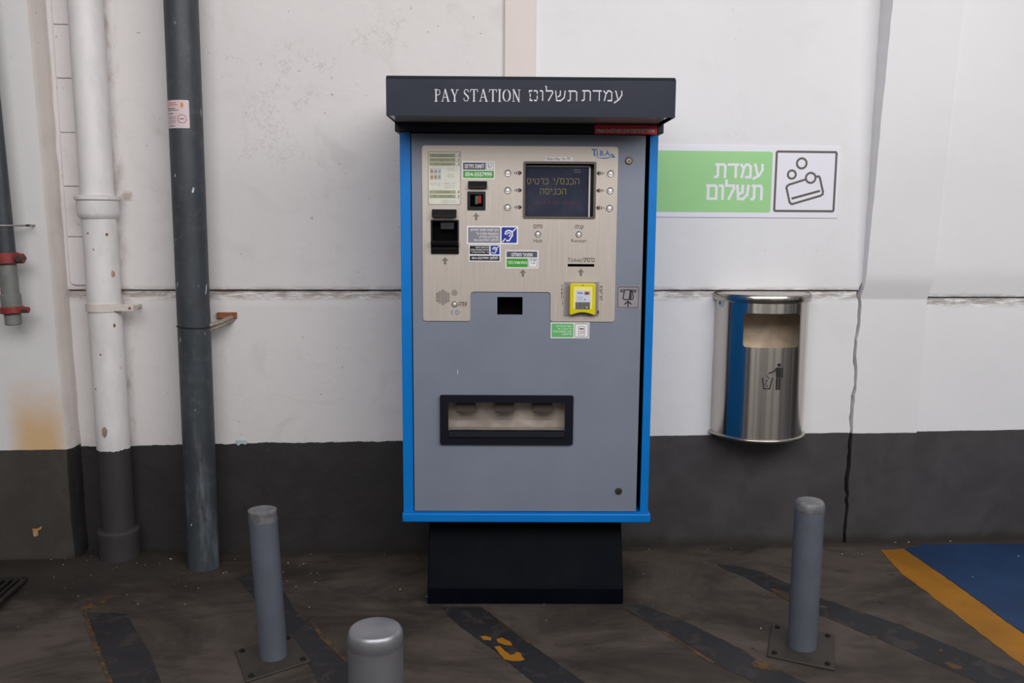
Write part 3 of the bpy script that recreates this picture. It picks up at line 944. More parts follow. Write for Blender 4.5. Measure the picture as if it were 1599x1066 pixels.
# ---------------------------------------------------------------- coin slot and note slot with their black hoods
def hood(px_pts, dep, name, parent):
    mb = MB(); P = Pm(px_pts, dep*0.6)
    z0 = min(p[1] for p in P); z1 = max(p[1] for p in P); x0 = min(p[0] for p in P); x1 = max(p[0] for p in P)
    mb.xprism([(F0, z0), (F0, z1), (-dep*0.55, z1), (-dep, z0+(z1-z0)*0.25), (-dep, z0)], x0, x1, m_black)
    return mb.build(name, parent, bevel=0.0012)
cs = bpy.data.objects.new('coin_slot', None); COL.objects.link(cs); cs.parent = root
hood([(731, 282.5), (760.5, 294)], 0.020, 'hood', cs)
mb = MB(); q = coin
mb.prism(rrect(q[0]-0.002, q[1]-0.002, q[2]+0.002, q[3]+0.002, 0.002), -0.0095, F0, m_black, [rrect(q[0]+0.006, q[1]+0.008, q[2]-0.005, q[3]-0.006)])
mb.pocket(rrect(*q), F0, 0.012, m_black, m_void)
mb.build('surround', cs, smooth=30)
mb = MB(); q = R(742, 305, 746, 319, 0.003); mb.box(q[0], q[2], -0.002, 0.004, q[1], q[3], pm('green_flap', (70, 92, 82), 0.35))
q = R(746.3, 304.5, 751.8, 317.5, 0.003); mb.box(q[0], q[2], -0.003, 0.004, q[1], q[3], pm('red_flap', (150, 40, 40), 0.3)); mb.build('shutter', cs, bevel=0.0006)
bs = bpy.data.objects.new('note_slot', None); COL.objects.link(bs); bs.parent = root
hood([(674.5, 326.5), (712.8, 339.3)], 0.024, 'hood', bs)
mb = MB(); q = bill
zA = mp(695, 376, 0.012)[1]; zC = mp(695, 384, 0.012)[1]
mb.prism(rrect(q[0]-0.002, q[1]-0.002, q[2]+0.002, q[3]+0.002, 0.002), -0.0105, F0, m_black, [rrect(q[0]+0.002, zA, q[2]-0.002, q[3]-0.002)])
mb.pocket(rrect(q[0]+0.002, zA, q[2]-0.002, q[3]-0.002), -0.0105, 0.015, m_black, m_void)
mb.xprism([(-0.0105, zA+0.002), (-0.026, zA), (-0.030, zA-0.004), (-0.026, zC+0.003), (-0.0105, zC-0.004)], q[0]-0.001, q[2]+0.001, m_black)
mb.xprism([(-0.0105, zC-0.006), (-0.018, zC-0.007), (-0.015, q[1]), (-0.0105, q[1]-0.001)], q[0]+0.001, q[2]-0.001, m_black)
mb.build('note_mouth', bs, bevel=0.0012)
mb = MB(); q2 = R(688, 347, 709, 358, 0.0); mb.box(q2[0], q2[2], -0.002, 0.008, q2[1], q2[3], pm('smoked_flap', (40, 41, 46), 0.3)); mb.build('shutter', bs, bevel=0.001)

# receipt outlet, ticket slot
mb = MB(); mb.pocket(rrect(*recp), -0.0042, 0.05, m_void); mb.build('receipt_outlet', root, smooth=0)
mb = MB(); mb.pocket(rrect(*tick), F0, 0.02, m_void); mb.build('ticket_slot', root, smooth=0)

# ---------------------------------------------------------------- coin return tray
ct = bpy.data.objects.new('coin_tray', None); COL.objects.link(ct); ct.parent = root
m_tray = pm('worn_tray_steel', (176, 164, 154), 0.35, 0.55, 0.10, 14)
m_trayb = pm('navy_black_plastic', (12, 15, 28), 0.45, spec=0.3)
o4 = R(687, 617.2, 895, 694, 0.012); i4 = R(700, 628.5, 882, 674.5, 0.012)
mb = MB()
mb.prism(rrect(*o4, 0.005), -0.013, -0.0040, m_trayb, [rrect(*i4, 0.002)])
q = R(701, 674, 881, 683.5, 0.014); mb.xprism([(-0.013, q[1]), (-0.018, q[1]+0.003), (-0.016, q[3]+0.001), (-0.006, q[3]+0.004), (-0.006, q[1])], q[0], q[2], m_trayb)
mb.build('bezel', ct, bevel=0.0015)
mb = MB(); zf = i4[1]+0.002; zk = i4[3]+0.004; xa, xb = i4[0]-0.002, i4[2]+0.002
for quad in ([(xa, -0.006, zf), (xb, -0.006, zf), (xb, 0.028, zf+0.004), (xa, 0.028, zf+0.004)],
             [(xa, 0.028, zf+0.004), (xb, 0.028, zf+0.004), (xb, 0.048, zf+0.026), (xa, 0.048, zf+0.026)],
             [(xa, 0.048, zf+0.026), (xb, 0.048, zf+0.026), (xb, 0.055, zk), (xa, 0.055, zk)],
             [(xa, -0.006, zk), (xa, 0.055, zk), (xb, 0.055, zk), (xb, -0.006, zk)],
             [(xa, -0.006, zf), (xa, 0.028, zf+0.004), (xa, 0.048, zf+0.026), (xa, 0.055, zk), (xa, -0.006, zk)],
             [(xb, -0.006, zf), (xb, -0.006, zk), (xb, 0.055, zk), (xb, 0.048, zf+0.026), (xb, 0.028, zf+0.004)]):
    mb.face(quad, m_tray)
mb.build('liner', ct, smooth=0, flip=False)
for x0 in (712.5, 773, 832.5):
    q = R(x0, 627, x0+30, 643.5, -0.02); mb = MB()
    mb.xprism([(0.016, zk), (0.012, q[1]), (0.016, q[1]-0.001), (0.054, q[1]+0.012), (0.054, zk)], q[0], q[2], pm('brown_chute', (62, 53, 46), 0.45))
    mb.box(q[0]+0.002, q[2]-0.002, 0.0112, 0.0136, q[1]+0.001, q[1]+0.003, m_black)
    mb.build('coin_chute', ct, bevel=0.001)

# ---------------------------------------------------------------- stickers
def plate(mbx, px, y0, mat, th=0.0005, r=0.0, off=0.0078):
    q = R(*px, off); mbx.prism(rrect(*q, r, 3), y0-th, y0, mat)
S0, S1, S2 = F0, F0-0.0007, F0-0.0010
def layer(mbx, px, mat, y=S1, r=0.0, off=0.008):
    q = R(*px, off); mbx.flat(rrect(*q, r, 3), y, mat)
# instruction card
mb = MB(); plate(mb, (668.5, 236.5, 719.5, 319.5), S0, pm('grey_card_edge', (120, 116, 108), 0.5), 0.0005, 0.003)
layer(mb, (669.3, 237.3, 718.7, 318.8), m_card, S1-0.0002, 0.003)
YY = S2-0.0002
for (ya, yb) in ((240, 245.6), (247, 252.4), (253.4, 258.6), (297, 302.3), (303.8, 309.3)):
    layer(mb, (670.5, ya, 711 if yb < 296 else 711.5, yb), m_olive, YY+0.0001)
def marks(mbx, x0, x1, y0, y1, mat, y, seed, dens=2.0, off=0.008):
    """unreadable fine print: short strokes along a line"""
    rr = random.Random(seed); x = x0
    while x < x1:
        w = rr.uniform(0.6, 1.3)*dens*0.55
        if rr.random() > 0.16:
            q = R(x, y0+rr.uniform(0, (y1-y0)*0.25), min(x+w, x1), y1, off)
            mbx.stroke([(q[0], q[3]), (q[2], q[3]), (q[2], q[1])] if rr.random() > 0.4 else [(q[2], q[3]), (q[2], q[1]), (q[0], q[1])], abs(q[3]-q[1])*0.2, y, mat)
        x += w+0.5*dens*0.5
m_dk = pm('faded_print', (70, 68, 62), 0.7)
for i, (x0, x1, y0, y1) in enumerate(((674, 708, 241, 242.4), (674, 708, 243.2, 244.6), (673, 709, 248, 249.3), (679, 704, 255.5, 257.3), (681, 702, 298.8, 300.6), (676, 707, 305.6, 307.4),
                                      (697, 710, 262, 263), (697, 710, 265, 266), (699, 710, 272, 273), (699, 710, 275, 276), (672, 687, 285.5, 286.5), (672, 687, 288, 289), (693, 711, 285.5, 286.6), (695, 711, 289, 290), (695, 711, 292, 293), (684, 711, 313, 314), (690, 711, 315.5, 316.5))):
    marks(mb, x0, x1, y0, y1, m_dk, YY, i, 1.6)
marks(mb, 687, 693, 250, 251.4, m_scrr, YY, 40, 1.4)
for k, cc in enumerate(((184, 168, 160), (182, 178, 172), (178, 180, 186), (184, 164, 148), (180, 166, 142), (166, 170, 180))):
    x0 = 671.5+6*(k % 3); y0 = 262.5 + 9.5*(k//3); layer(mb, (x0, y0, x0+5, y0+8.5), pm('coin_print_%s' % 'abcdef'[k], cc, 0.6), YY+0.0001)
for k in range(6):
    x0 = 671.5+6*(k % 3); y0 = 265 + 9*(k//3)
    marks(mb, x0+0.8, x0+4.4, y0+1, y0+4, m_dk, YY, 60+k, 2.2)
for d, yy in zip('12345', (240.6, 247.4, 254.2, 297.2, 304.4)):
    ltext('.'+d, 713, yy, 717.5, yy+4.8, m_ink, mb, YY)
c = mb.build('instruction_card', root, smooth=0); c['label'] = 'worn olive and white instruction card with five numbered steps'

# emergency sticker
mb = MB(); plate(mb, (721.5, 251.3, 772.8, 279.7), S0, m_white)
layer(mb, (723.2, 253.8, 758.2, 264.8), m_dgrey, S1); layer(mb, (759.4, 253.8, 771, 264.8), m_mgrey, S1, 0.001); layer(mb, (760, 254.4, 770.4, 264.2), m_white, S1-0.0001, 0.001)
layer(mb, (723.2, 266.5, 771.2, 277.8), m_green, S1)
gtext('לשעת חירום', 726, 257, 755.5, 262, m_white, 0.19, mb, S2); ltext('054-5557999', 726.5, 268.8, 768, 275.4, m_white, mb, S2, bold=0.025)
c = mp(765.3, 259.2, 0.008); mb.stroke([(c[0]-0.004, c[1]+0.0055), (c[0]-0.0045, c[1]), (c[0]-0.002, c[1]-0.0055)], 0.0016, S2, m_ink)
mb.stroke([(c[0]+0.001, c[1]-0.004), (c[0]+0.004, c[1]), (c[0]+0.0045, c[1]+0.005)], 0.0012, S2, m_ink)
mb.build('sticker', root, smooth=0)['label'] = 'emergency number sticker, slate over green'

# hearing-loss stickers
def ear(mbx, px, y):
    q = R(*px, 0.008); x0, z0, x1, z1 = q; w = x1-x0; h = z1-z0
    P = lambda u, v: (x0+w*u, z0+h*v)
    mbx.stroke([P(.08, .08), P(.24, .26)], w*0.075, y, m_white); mbx.stroke([P(.74, .74), P(.94, .94)], w*0.075, y, m_white)
    o = [P(.24, .56), P(.27, .70), P(.36, .78), P(.50, .80), P(.63, .75), P(.71, .62), P(.70, .46), P(.62, .34), P(.56, .24), P(.50, .15), P(.40, .13), P(.34, .16)]
    mbx.stroke(o, w*0.085, y, m_white)
    mbx.stroke([P(.36, .54), P(.40, .64), P(.50, .67), P(.58, .60), P(.57, .48), P(.48, .42)], w*0.06, y, m_white)
mb = MB(); plate(mb, (729, 352.8, 809, 381.3), S0, m_white)
layer(mb, (731, 354.8, 781, 379), m_mgrey, S1, 0.002); layer(mb, (783.2, 354.8, 807, 379), m_roy, S1, 0.003); ear(mb, (783.2, 354.8, 807, 379), S2)
for t, x0, y0 in (('ניתן לפנות למוקד החירום', 735, 357.6), ('באמצעות מסרון ע"י', 743.5, 363.4), ('שולחים מסרון', 748.5, 368.6)):
    gtext(t, x0, y0, 778.5, y0+2.9, m_white, 0.17, mb, S2)
gtext('לטלפון:', 765.5, 373.6, 778.5, 376.4, m_white, 0.17, mb, S2); ltext('054-5557999', 740, 373.4, 763.5, 376.4, m_white, mb, S2, bold=0.01)
mb.build('sticker', root, smooth=0)['label'] = 'grey and blue sticker with a struck-through ear symbol'
mb = MB(); plate(mb, (732, 382.2, 781.8, 408.3), S0, m_white)
layer(mb, (733.5, 383.4, 764, 396.8), m_blk_v, S1); layer(mb, (766, 383.2, 780, 397), m_roy, S1); ear(mb, (766, 383.2, 780, 397), S2); layer(mb, (733.5, 399.2, 780, 406.8), m_blk_v, S1)
for t, x0, y0 in (('ניתן לפנות למוקד', 742, 385.2), ('החירום באמצעות מסרון', 735, 389), ('ע"י שולחים מסרון', 736.5, 392.8)):
    gtext(t, x0, y0, 763, y0+1.9, m_white, 0.18, mb, S2)
gtext('לטלפון:', 765, 401.2, 777.5, 404.4, m_white, 0.18, mb, S2); ltext('054-5557999', 736.5, 401, 763, 404.6, m_white, mb, S2, bold=0.01)
mb.build('sticker', root, smooth=0)['label'] = 'small black and blue sticker with a struck-through ear symbol'

# payment sticker
mb = MB(); plate(mb, (789.3, 390.8, 840.7, 418.9), S0, m_white)
layer(mb, (791, 392.4, 839, 401.6), m_dgrey, S1); layer(mb, (791, 403.4, 824.2, 417), m_green, S1); layer(mb, (825.6, 403.4, 839, 417), m_dgrey, S1, 0.001); layer(mb, (826.3, 404, 838.3, 416.4), m_white, S1-0.0001, 0.001)
gtext('אמצעי תשלום', 799, 395.6, 831.5, 399.8, m_white, 0.18, mb, S2); gtext('כרטיס אשראי בלבד', 793, 408.4, 822.6, 411.6, m_white, 0.18, mb, S2)
def cardicon(mbx, px, y, mat, arrow=False):
    x0, z0, x1, z1 = R(*px, 0.008); w = x1-x0; h = z1-z0; P = lambda u, v: (x0+w*u, z0+h*v)
    lw = w*0.045
    mbx.stroke([P(.30, .76), P(.14, .76), P(.14, .86), P(.86, .86), P(.86, .76), P(.70, .76)], lw, y, mat)
    mbx.stroke([P(.30, .84), P(.24, .42), P(.30, .36), P(.70, .36), P(.76, .42), P(.70, .84)], lw, y, mat)
    mbx.stroke([P(.60, .84), P(.60, .38)], lw*1.4, y, mat)
    if arrow:
        mbx.stroke([P(.36, .14), P(.5, .27), P(.64, .14)], lw*1.3, y, mat); mbx.stroke([P(.5, .25), P(.5, .06)], lw*1.3, y, mat)
cardicon(mb, (826.6, 403.5, 838.2, 416), S2, m_dgrey)
mb.build('sticker', root, smooth=0)['label'] = 'payment means sticker, slate over green'

# white strip over the display
mb = MB(); plate(mb, (851.5, 245, 894.3, 251.3), S0, m_white); marks(mb, 853, 893, 246.6, 249.8, m_dk, S1, 77, 2.6); mb.build('sticker', root, smooth=0)['label'] = 'narrow white printed strip above the display'

# silver insert-card sign to the right of the panel
D0 = -0.0042
mb = MB(); q = R(963, 445.8, 1000, 482.3, 0.005); mb.prism(rrect(*q), D0-0.0005, D0, pm('silver_film', (158, 152, 158), 0.4, 0.4, 0.06, 10))
q = R(964.8, 447.8, 997, 480, 0.005); mb.stroke(rrect(*q, 0.002, 3), 0.0016, D0-0.0008, m_ink, closed=True)
q2 = R(964.8, 445.8, 997, 480, 0.005); x0, z0, x1, z1 = q; w = x1-x0; h = z1-z0; P = lambda u, v: (x0+w*u, z0+h*v); y = D0-0.0008
mb.stroke([P(.30, .76), P(.14, .76), P(.14, .85), P(.86, .85), P(.86, .76), P(.70, .76)], w*.045, y, m_ink)
mb.stroke([P(.32, .84), P(.25, .46), P(.31, .39), P(.69, .39), P(.75, .46), P(.68, .84)], w*.05, y, m_ink)
mb.flat([P(.57, .84), P(.53, .42), P(.66, .42), P(.66, .84)], y-0.0001, m_ink)
mb.stroke([P(.35, .17), P(.5, .31), P(.65, .17)], w*.06, y, m_ink); mb.stroke([P(.5, .28), P(.5, .06)], w*.06, y, m_ink)
mb.build('sticker', root, smooth=0)['label'] = 'silver insert card sticker with an up arrow'

# green sticker under the card reader
mb = MB(); q = R(860, 503.2, 920.3, 528, 0.005); mb.prism(rrect(*q), D0-0.0005, D0, m_white)
y = D0-0.0008
layer(mb, (861.5, 505, 895.4, 526.3), pm('mint_green_vinyl', (92, 176, 100), 0.45), y, off=0.0055)
q = R(897.6, 505.3, 918.6, 526.2, 0.0055); mb.stroke(rrect(*q, 0.004, 3), 0.0012, y, m_ink, closed=True)
q = R(903.6, 509.6, 912.6, 524, 0.0055); mb.stroke(rrect(*q, 0.003, 3), 0.0009, y, m_ink, closed=True); q = R(905, 512.4, 911.4, 514.2, 0.0055); mb.flat(rrect(*q), y, m_ink)
for i in range(3):
    for j in range(3):
        q = R(905.4+j*2.2, 516+i*2, 906.8+j*2.2, 517.1+i*2, 0.0055); mb.flat(rrect(*q), y, m_mgrey)
for i, (t, x0) in enumerate((('הצמד את הכרטיס', 868.5), ('אל הקורא או', 871), ('לצורך התשלום וקבלת', 864), ('של החשבון', 877.5))):
    mb.glyphs(t, *[R(x0, 508+i*4.2, 892.5, 510.2+i*4.2, 0.0055)[k] for k in range(4)], y-0.0002, m_white, 0.17)
mb.build('sticker', root, smooth=0)['label'] = 'green and white contactless payment sticker'

# ---------------------------------------------------------------- yellow card reader
cr = bpy.data.objects.new('card_reader', None); COL.objects.link(cr); cr.parent = root; cr['label'] = 'yellow plastic card reader'
mb = MB(); q = R(880.5, 440, 935, 493.5, 0.008); mb.prism(rrect(*q), F0-0.001, F0, m_lav)
q = R(883.5, 441, 933, 492, 0.009); mb.prism(rrect(*q), F0-0.002, F0-0.001, pm('grey_backing', (134, 126, 128), 0.5))
q = R(933.2, 484.5, 935, 489.5, 0.009); mb.box(q[0], q[2], F0-0.003, F0, q[1], q[3], m_ink)
mb.build('backing_plate', cr, smooth=0)
x0, z0, x1, z1 = R(889.5, 442.5, 930, 492, 0.022); w = x1-x0; h = z1-z0
bot = [(x0+w*(0.06+0.88*t), z0+0.008*sin(pi*t)) for t in [i/14 for i in range(15)]]
pts = [(x0, z0+0.002)]+bot+[(x1, z0+0.002)]+[(x1, z1-0.004), (x1-0.004, z1), (x0+0.004, z1), (x0, z1-0.004)]
mb = MB(); mb.prism(pts, -0.026, F0-0.002, m_yel_p); mb.build('housing', cr, bevel=0.004, smooth=40, seg=3)
mb = MB(); yh = -0.0263
P = lambda u, v: (x0+w*u, z0+h*v)
def fr_(u0, v0, u1, v1, mat, y): mb.flat([P(u0, v0), P(u1, v0), P(u1, v1), P(u0, v1)], y, mat)
mb.prism([P(.14, .20), P(.86, .20), P(.86, .90), P(.14, .90)], -0.0268, -0.0255, m_paley)
yh = -0.0272
fr_(.24, .42, .80, .79, pm('pale_blue_label', (196, 202, 220), 0.4), yh); fr_(.22, .20, .78, .415, pm('keypad_grey', (98, 96, 94), 0.4), yh)
yh = -0.0274
fr_(.56, .65, .76, .75, pm('card_orange', (170, 110, 70), 0.4), yh); fr_(.60, .67, .70, .73, pm('card_maroon', (110, 50, 60), 0.4), yh-0.0001)
mb.text('VISA', *P(.28, .67), *P(.50, .74), yh, m_roy, bold=0.02)
for k in range(3):
    mb.stroke([P(.28, .58-k*.045), P(.50, .58-k*.045)], 0.0008, yh, m_mgrey)
mb.flat(ell(*P(.58, .50), 0.0018, n=10), yh, m_ink)
for i in range(2):
    for j in range(3):
        mb.flat(ell(*P(.30+j*.18, .36-i*.10), 0.0022, n=10), yh, pm('key_light', (196, 192, 188), 0.4) if (i, j) == (1, 2) else pm('key_dim', (122, 120, 118), 0.4))
mb.flat(ell(*P(.5, .945), 0.0016, n=10), -0.0264, m_ink)
mb.build('label_plate', cr, smooth=0)

# ---------------------------------------------------------------- canopy
CO = 0.19
cx0 = mp(602.8, 150, CO)[0]; cx1 = mp(1055.2, 150, CO)[0]; cz1 = mp(829, 124, CO)[1]; cz0 = mp(829, 182, CO)[1]; czt = mp(829, 119, CO-0.004)[1]
bx0, bz0, bx1, _ = R(616.5, 192, 1036.5, 207, 0.008)
mb = MB()
mb.box(cx0, cx1, -CO, -CO+0.003, cz0, cz1, m_navy)
for a, b in ((cx0, cx0+0.003), (cx1-0.003, cx1)):
    mb.box(a, b, -CO+0.003, -0.008, cz0, cz1, m_navyd)
mb.box(cx0+0.003, cx1-0.003, -0.014, 0.40, cz0-0.002, cz1, m_navyd)
# cut-out lettering
yl = -CO-0.0006
def canopy_rect(x0, y0, x1, y1): return R(x0, y0, x1, y1, CO+0.0006)
def serif_word(word, px0, px1, py0, py1):
    """stencil roman capitals with thick and thin strokes and serifs"""
    S = {
     'P': ([[(.16, 0), (.16, 1)]], [[(.26, 1), (.46, .97), (.56, .86), (.56, .68), (.46, .56), (.26, .52)]], [(.0, .32, 0), (.0, .2, 1)]),
     'A': ([[(.40, 1), (.72, 0)]], [[(.36, .92), (.10, 0)], [(.22, .34), (.50, .34)]], [(0, .22, 0), (.58, .86, 0)]),
     'Y': ([[(.12, 1), (.38, .48)], [(.40, .42), (.40, 0)]], [[(.68, 1), (.46, .52)]], [(.0, .26, 1), (.56, .80, 1), (.28, .54, 0)]),
     'S': ([[(.10, .74), (.20, .60), (.42, .42), (.50, .26)]], [[(.50, .80), (.46, .94), (.32, 1), (.16, .96), (.10, .84)], [(.50, .16), (.40, .02), (.24, 0), (.08, .06), (.06, .24)]], []),
     'T': ([[(.38, 0), (.38, .92)]], [[(.02, .80), (.04, 1), (.34, 1)], [(.42, 1), (.72, 1), (.74, .80)]], [(.26, .50, 0)]),
     'I': ([[(.14, 0), (.14, 1)]], [], [(0, .28, 0), (0, .28, 1)]),
     'O': ([[(.20, .88), (.10, .70), (.08, .5), (.10, .30), (.20, .12)], [(.64, .88), (.74, .70), (.76, .5), (.74, .30), (.64, .12)]], [[(.26, .95), (.36, 1)], [(.48, 1), (.58, .95)], [(.26, .05), (.36, 0)], [(.48, 0), (.58, .05)]], []),
     'N': ([[(.14, 1), (.66, 0)]], [[(.12, 0), (.12, .88)], [(.68, .14), (.68, 1)]], [(.02, .24, 0), (.56, .80, 1), (.0, .18, 1)]),
    }
    wd = {'P': .58, 'A': .84, 'Y': .80, 'S': .54, 'T': .76, 'I': .28, 'O': .84, 'N': .80, ' ': .40}
    tot = sum(wd[c]+.14 for c in word)-.14
    x0, z0, x1, z1 = canopy_rect(px0, py0, px1, py1); k = (x1-x0)/tot; h = z1-z0; cur = 0
    for ch in word:
        if ch != ' ':
            th, tn, sf = S[ch]
            for st in th: mb.stroke([(x0+(cur+p[0])*k, z0+p[1]*h) for p in st], h*0.125, yl, m_greytxt)
            for st in tn: mb.stroke([(x0+(cur+p[0])*k, z0+p[1]*h) for p in st], h*0.055, yl, m_greytxt)
            for a, b, v in sf: mb.stroke([(x0+(cur+a)*k, z0+v*h), (x0+(cur+b)*k, z0+v*h)], h*0.045, yl, m_greytxt)
        cur += wd[ch]+.14
serif_word('PAY', 678.5, 716, 140, 158); serif_word('STATION', 723.5, 812.5, 140, 158)
STEN = {'ם': [[(.0, .86), (.0, 1), (.22, 1)], [(.44, 1), (.62, 1), (.7, .9), (.7, .72)], [(.7, .46), (.7, .16)], [(.64, 0), (.46, 0)], [(.24, 0), (.08, 0), (.08, .2)], [(.08, .42), (.08, .68)]],
        'ת': [[(.06, 1), (.64, 1), (.76, .86), (.76, 0)], [(.2, .86), (.2, .1), (.1, 0), (0, 0)]],
        'ד': [[(0, 1), (.74, 1)], [(.58, .88), (.58, 0)]],
        'מ': [[(0, 1), (.2, .72)], [(.18, .6), (.06, 0)], [(.26, .74), (.36, 1), (.58, 1), (.74, .84), (.74, 0), (.4, 0)]],
        'ש': [[(.02, 1), (.12, 0), (.48, 0), (.78, .3), (.86, 1)], [(.44, 1), (.42, .55), (.24, .4)]],
        'ע': [[(.08, 1), (.14, .9), (.30, .2)], [(.66, 1), (.68, .6), (.44, .14), (0, -.22)]],
        'ל': [[(.0, 1.48), (.06, 1.4), (.06, 1), (.58, 1), (.62, .8), (.26, 0)]]}
q = canopy_rect(909, 142, 971, 157); mb.glyphs('עמדת', *q, yl, m_greytxt, 0.15, 0.105, STEN)
q = canopy_rect(826.5, 142, 900.5, 157); mb.glyphs('תשלום', *q, yl, m_greytxt, 0.15, 0.105, STEN)
canopy = mb.build('canopy', root, smooth=0)
mb = MB(); mb.xprism([(-CO-0.001, cz1-0.001), (-CO+0.012, czt), (0.40, czt+0.02), (0.40, cz1), (-CO+0.004, cz1-0.001)], cx0, cx1, pm('roof_enamel', (20, 23, 36), 0.5, spec=0.25))
mb.build('roof_cap', canopy, bevel=0.001)
mb = MB(); mb.box(cx0+0.003, cx1-0.016, -CO+0.003, -0.012, cz0+0.002, cz0+0.005, pm('polished_grey_soffit', (200, 202, 194), 0.12, 0.0, spec=0.9)); mb.build('underside_panel', canopy)
mb = MB(); mb.box(bx0, bx1, -0.010, 0.40, bz0, cz0+0.003, m_navyd); mb.build('header_band', root, bevel=0.0025)
# red warning sign on the band
mb = MB(); q = R(928.5, 188, 1026, 209.6, 0.013); mb.box(q[0], q[2], -0.0135, -0.0102, q[1], q[3]+0.002, m_red)
y = -0.0138
def rt(t, x0, x1):
    q = R(x0, 202.2, x1, 206.4, 0.0138); mb.glyphs(t, *q, y, m_white, 0.25)
rt('אזהרה!המקום', 985, 1022); rt('מוגן', 973.5, 983); rt('ומצולם', 954, 971); rt('24', 946, 952.5); rt('שעות', 931, 944)
mb.build('warning_sign', root, smooth=0)['label'] = 'red warning strip with white lettering'

# ================================================================== WALL SIGN
p0 = wallpt(1010, 227, 0.02); 
def WR4(x0, y0, x1, y1, off=0.020):
    xm, ym = (x0+x1)/2, (y0+y1)/2
    return (wallpt(x0, ym, off).x, wallpt(xm, y1, off).z, wallpt(x1, ym, off).x, wallpt(xm, y0, off).z)
sg = thing('wall_sign', 'white wall sign with green panel and card and coins symbol above the bin', 'sign', (wallpt(1160, 284, 0.008).x, -0.0045, wallpt(1160, 284, 0.008).z))
def slocal(q): return (q[0]-sg.location.x, q[1]-sg.location.z, q[2]-sg.location.x, q[3]-sg.location.z)
m_sgn = pm('white_sign_board', (224, 222, 232), 0.4); m_sgr = pm('pale_green_print', (150, 203, 138), 0.45, 0, 0.03, 6); m_tp = pm('taupe_print', (92, 84, 80), 0.5)
so = 0.008
Q = lambda *a: slocal(WR4(*a, so))
def SP(px, py): p = wallpt(px, py, so); return (p.x-sg.location.x, p.z-sg.location.z)
mb = MB(); q = Q(1000, 227.5, 1311, 339.5); mb.prism(rrect(*q), -0.003, 0.0, m_sgn); mb.build('board', sg, bevel=0.0006)
mb = MB(); q = Q(1003, 235.5, 1205, 331); mb.prism(rrect(*q, 0.008), -0.0035, -0.003, m_sgr)
q = Q(1117, 257, 1190.5, 276.5); mb.glyphs('עמדת', *q, -0.0039, m_sgn, 0.2, 0.22)
q = Q(1104, 290, 1189, 310.5); mb.glyphs('תשלום', *q, -0.0039, m_sgn, 0.2, 0.22)
mb.build('green_panel', sg, smooth=0)
mb = MB(); yy = -0.0033
bq = Q(1211, 237, 1304, 329.5); mb.stroke(rrect(*bq, 0.006, 4), 0.0075, yy, m_tp, closed=True)
for px, py, r in ((1252, 255, 0.0165), (1236.5, 272.4, 0.0135), (1266, 277.6, 0.0165)):
    c = SP(px, py); mb.stroke(ell(*c, r, n=26), 0.0068, yy, m_tp, closed=True)
card = [SP(1256.5, 280.5), SP(1232, 288.3), SP(1229, 290.8), SP(1228.2, 293.5), SP(1233, 315.5), SP(1235.2, 318), SP(1238, 318.2), SP(1281, 305.6), SP(1284.6, 303), SP(1285, 299), SP(1280.4, 278), SP(1278.6, 275.5), SP(1275, 275.6)]
mb.stroke(card, 0.0072, yy, m_tp)
mb.stroke([SP(1237.5, 309.6), SP(1279, 298.3)], 0.0075, yy, m_tp)
mb.build('payment_symbol', sg, smooth=0)

# ================================================================== WASTE BIN
BR = 0.157
bl = wallpt(1112, 560, 0.0); BX = bl.x+BR+0.004
bz0 = wallpt(1108, 673).z; bz1 = wallpt(1112, 458).z
bin_ = thing('waste_bin', 'half-round stainless steel wall bin with a rectangular opening and a black litter symbol', 'bin', (BX, -0.006, 0))
m_inox = pm('brushed_stainless', (198, 191, 184), 0.22, 1.0, 0.0)
nn = NT(m_inox.node_tree); bb = nn.n['Principled BSDF']
bb.inputs['Anisotropic'].default_value = 0.97; bb.inputs['Anisotropic Rotation'].default_value = 0.25
tg = nn.node('ShaderNodeTangent', direction_type='RADIAL', axis='Z'); nn.set(bb.inputs['Tangent'], tg.outputs[0])
m_inox2 = pm('stainless_lid', (180, 173, 164), 0.24, 1.0, 0.06, 7)
m_inner = pm('stained_bin_liner', (196, 178, 156), 0.5, 0.25, 0.16, 22)
def cyl(v, R0=BR):
    a = v.x/R0
    return (R0*sin(a) + v.y*sin(a), -(R0*cos(a)+v.y*cos(a)), v.z)
fz1 = None
of = 0.006+BR
oz0 = wallpt(1203, 543.5, of).z; oz1 = wallpt(1203, 490, of).z
oa = math.asin(0.0885/BR)
hole = rrect(-oa*BR-0.012, oz0, oa*BR-0.002, oz1, 0.011, 5)
mb = MB()
hw = BR*pi/2
mb.prism(rrect(-hw, bz0, hw, bz1), 0.0, -0.0015, m_inox, [hole])
mb.subdivide_x(BR*pi/56)
mb.warp(lambda v: cyl(Vector((v.x, -v.y, v.z))))
mb.build('body', bin_, smooth=50)
mb = MB()   # stained back sheet and floor of the ash shelf seen through the opening
mb.box(-BR+0.006, BR-0.006, -0.006, -0.003, bz0+0.01, bz1-0.004, m_inner)
mb.lathe([(0.0005, 0), (BR-0.006, 0)], (0, -0.004, oz0-0.035), m_inner, 24, 180, 360)
mb.build('liner', bin_, smooth=50)
mb = MB()
lidh = 0.026
prof = [(0.0005, lidh+0.004), (BR*0.9, lidh+0.003), (BR+0.006, lidh), (BR+0.009, lidh-0.004), (BR+0.009, 0.003), (BR+0.007, 0.0), (0.0005, 0.0)]
mb.lathe(prof, (0, 0.004, bz1-lidh+0.006), m_inox2, 48, 180, 360)
mb.build('lid', bin_, smooth=40)
mb = MB()
pts = [((BR+0.004)*cos(radians(a)), 0.004+(BR+0.004)*sin(radians(a)), bz0+0.002) for a in range(180, 361, 5)]
mb.tube(pts, 0.0065, m_inox2, 10); mb.lathe([(0.0005, 0), (BR, 0)], (0, 0.004, bz0-0.003), m_inox2, 40, 180, 360)
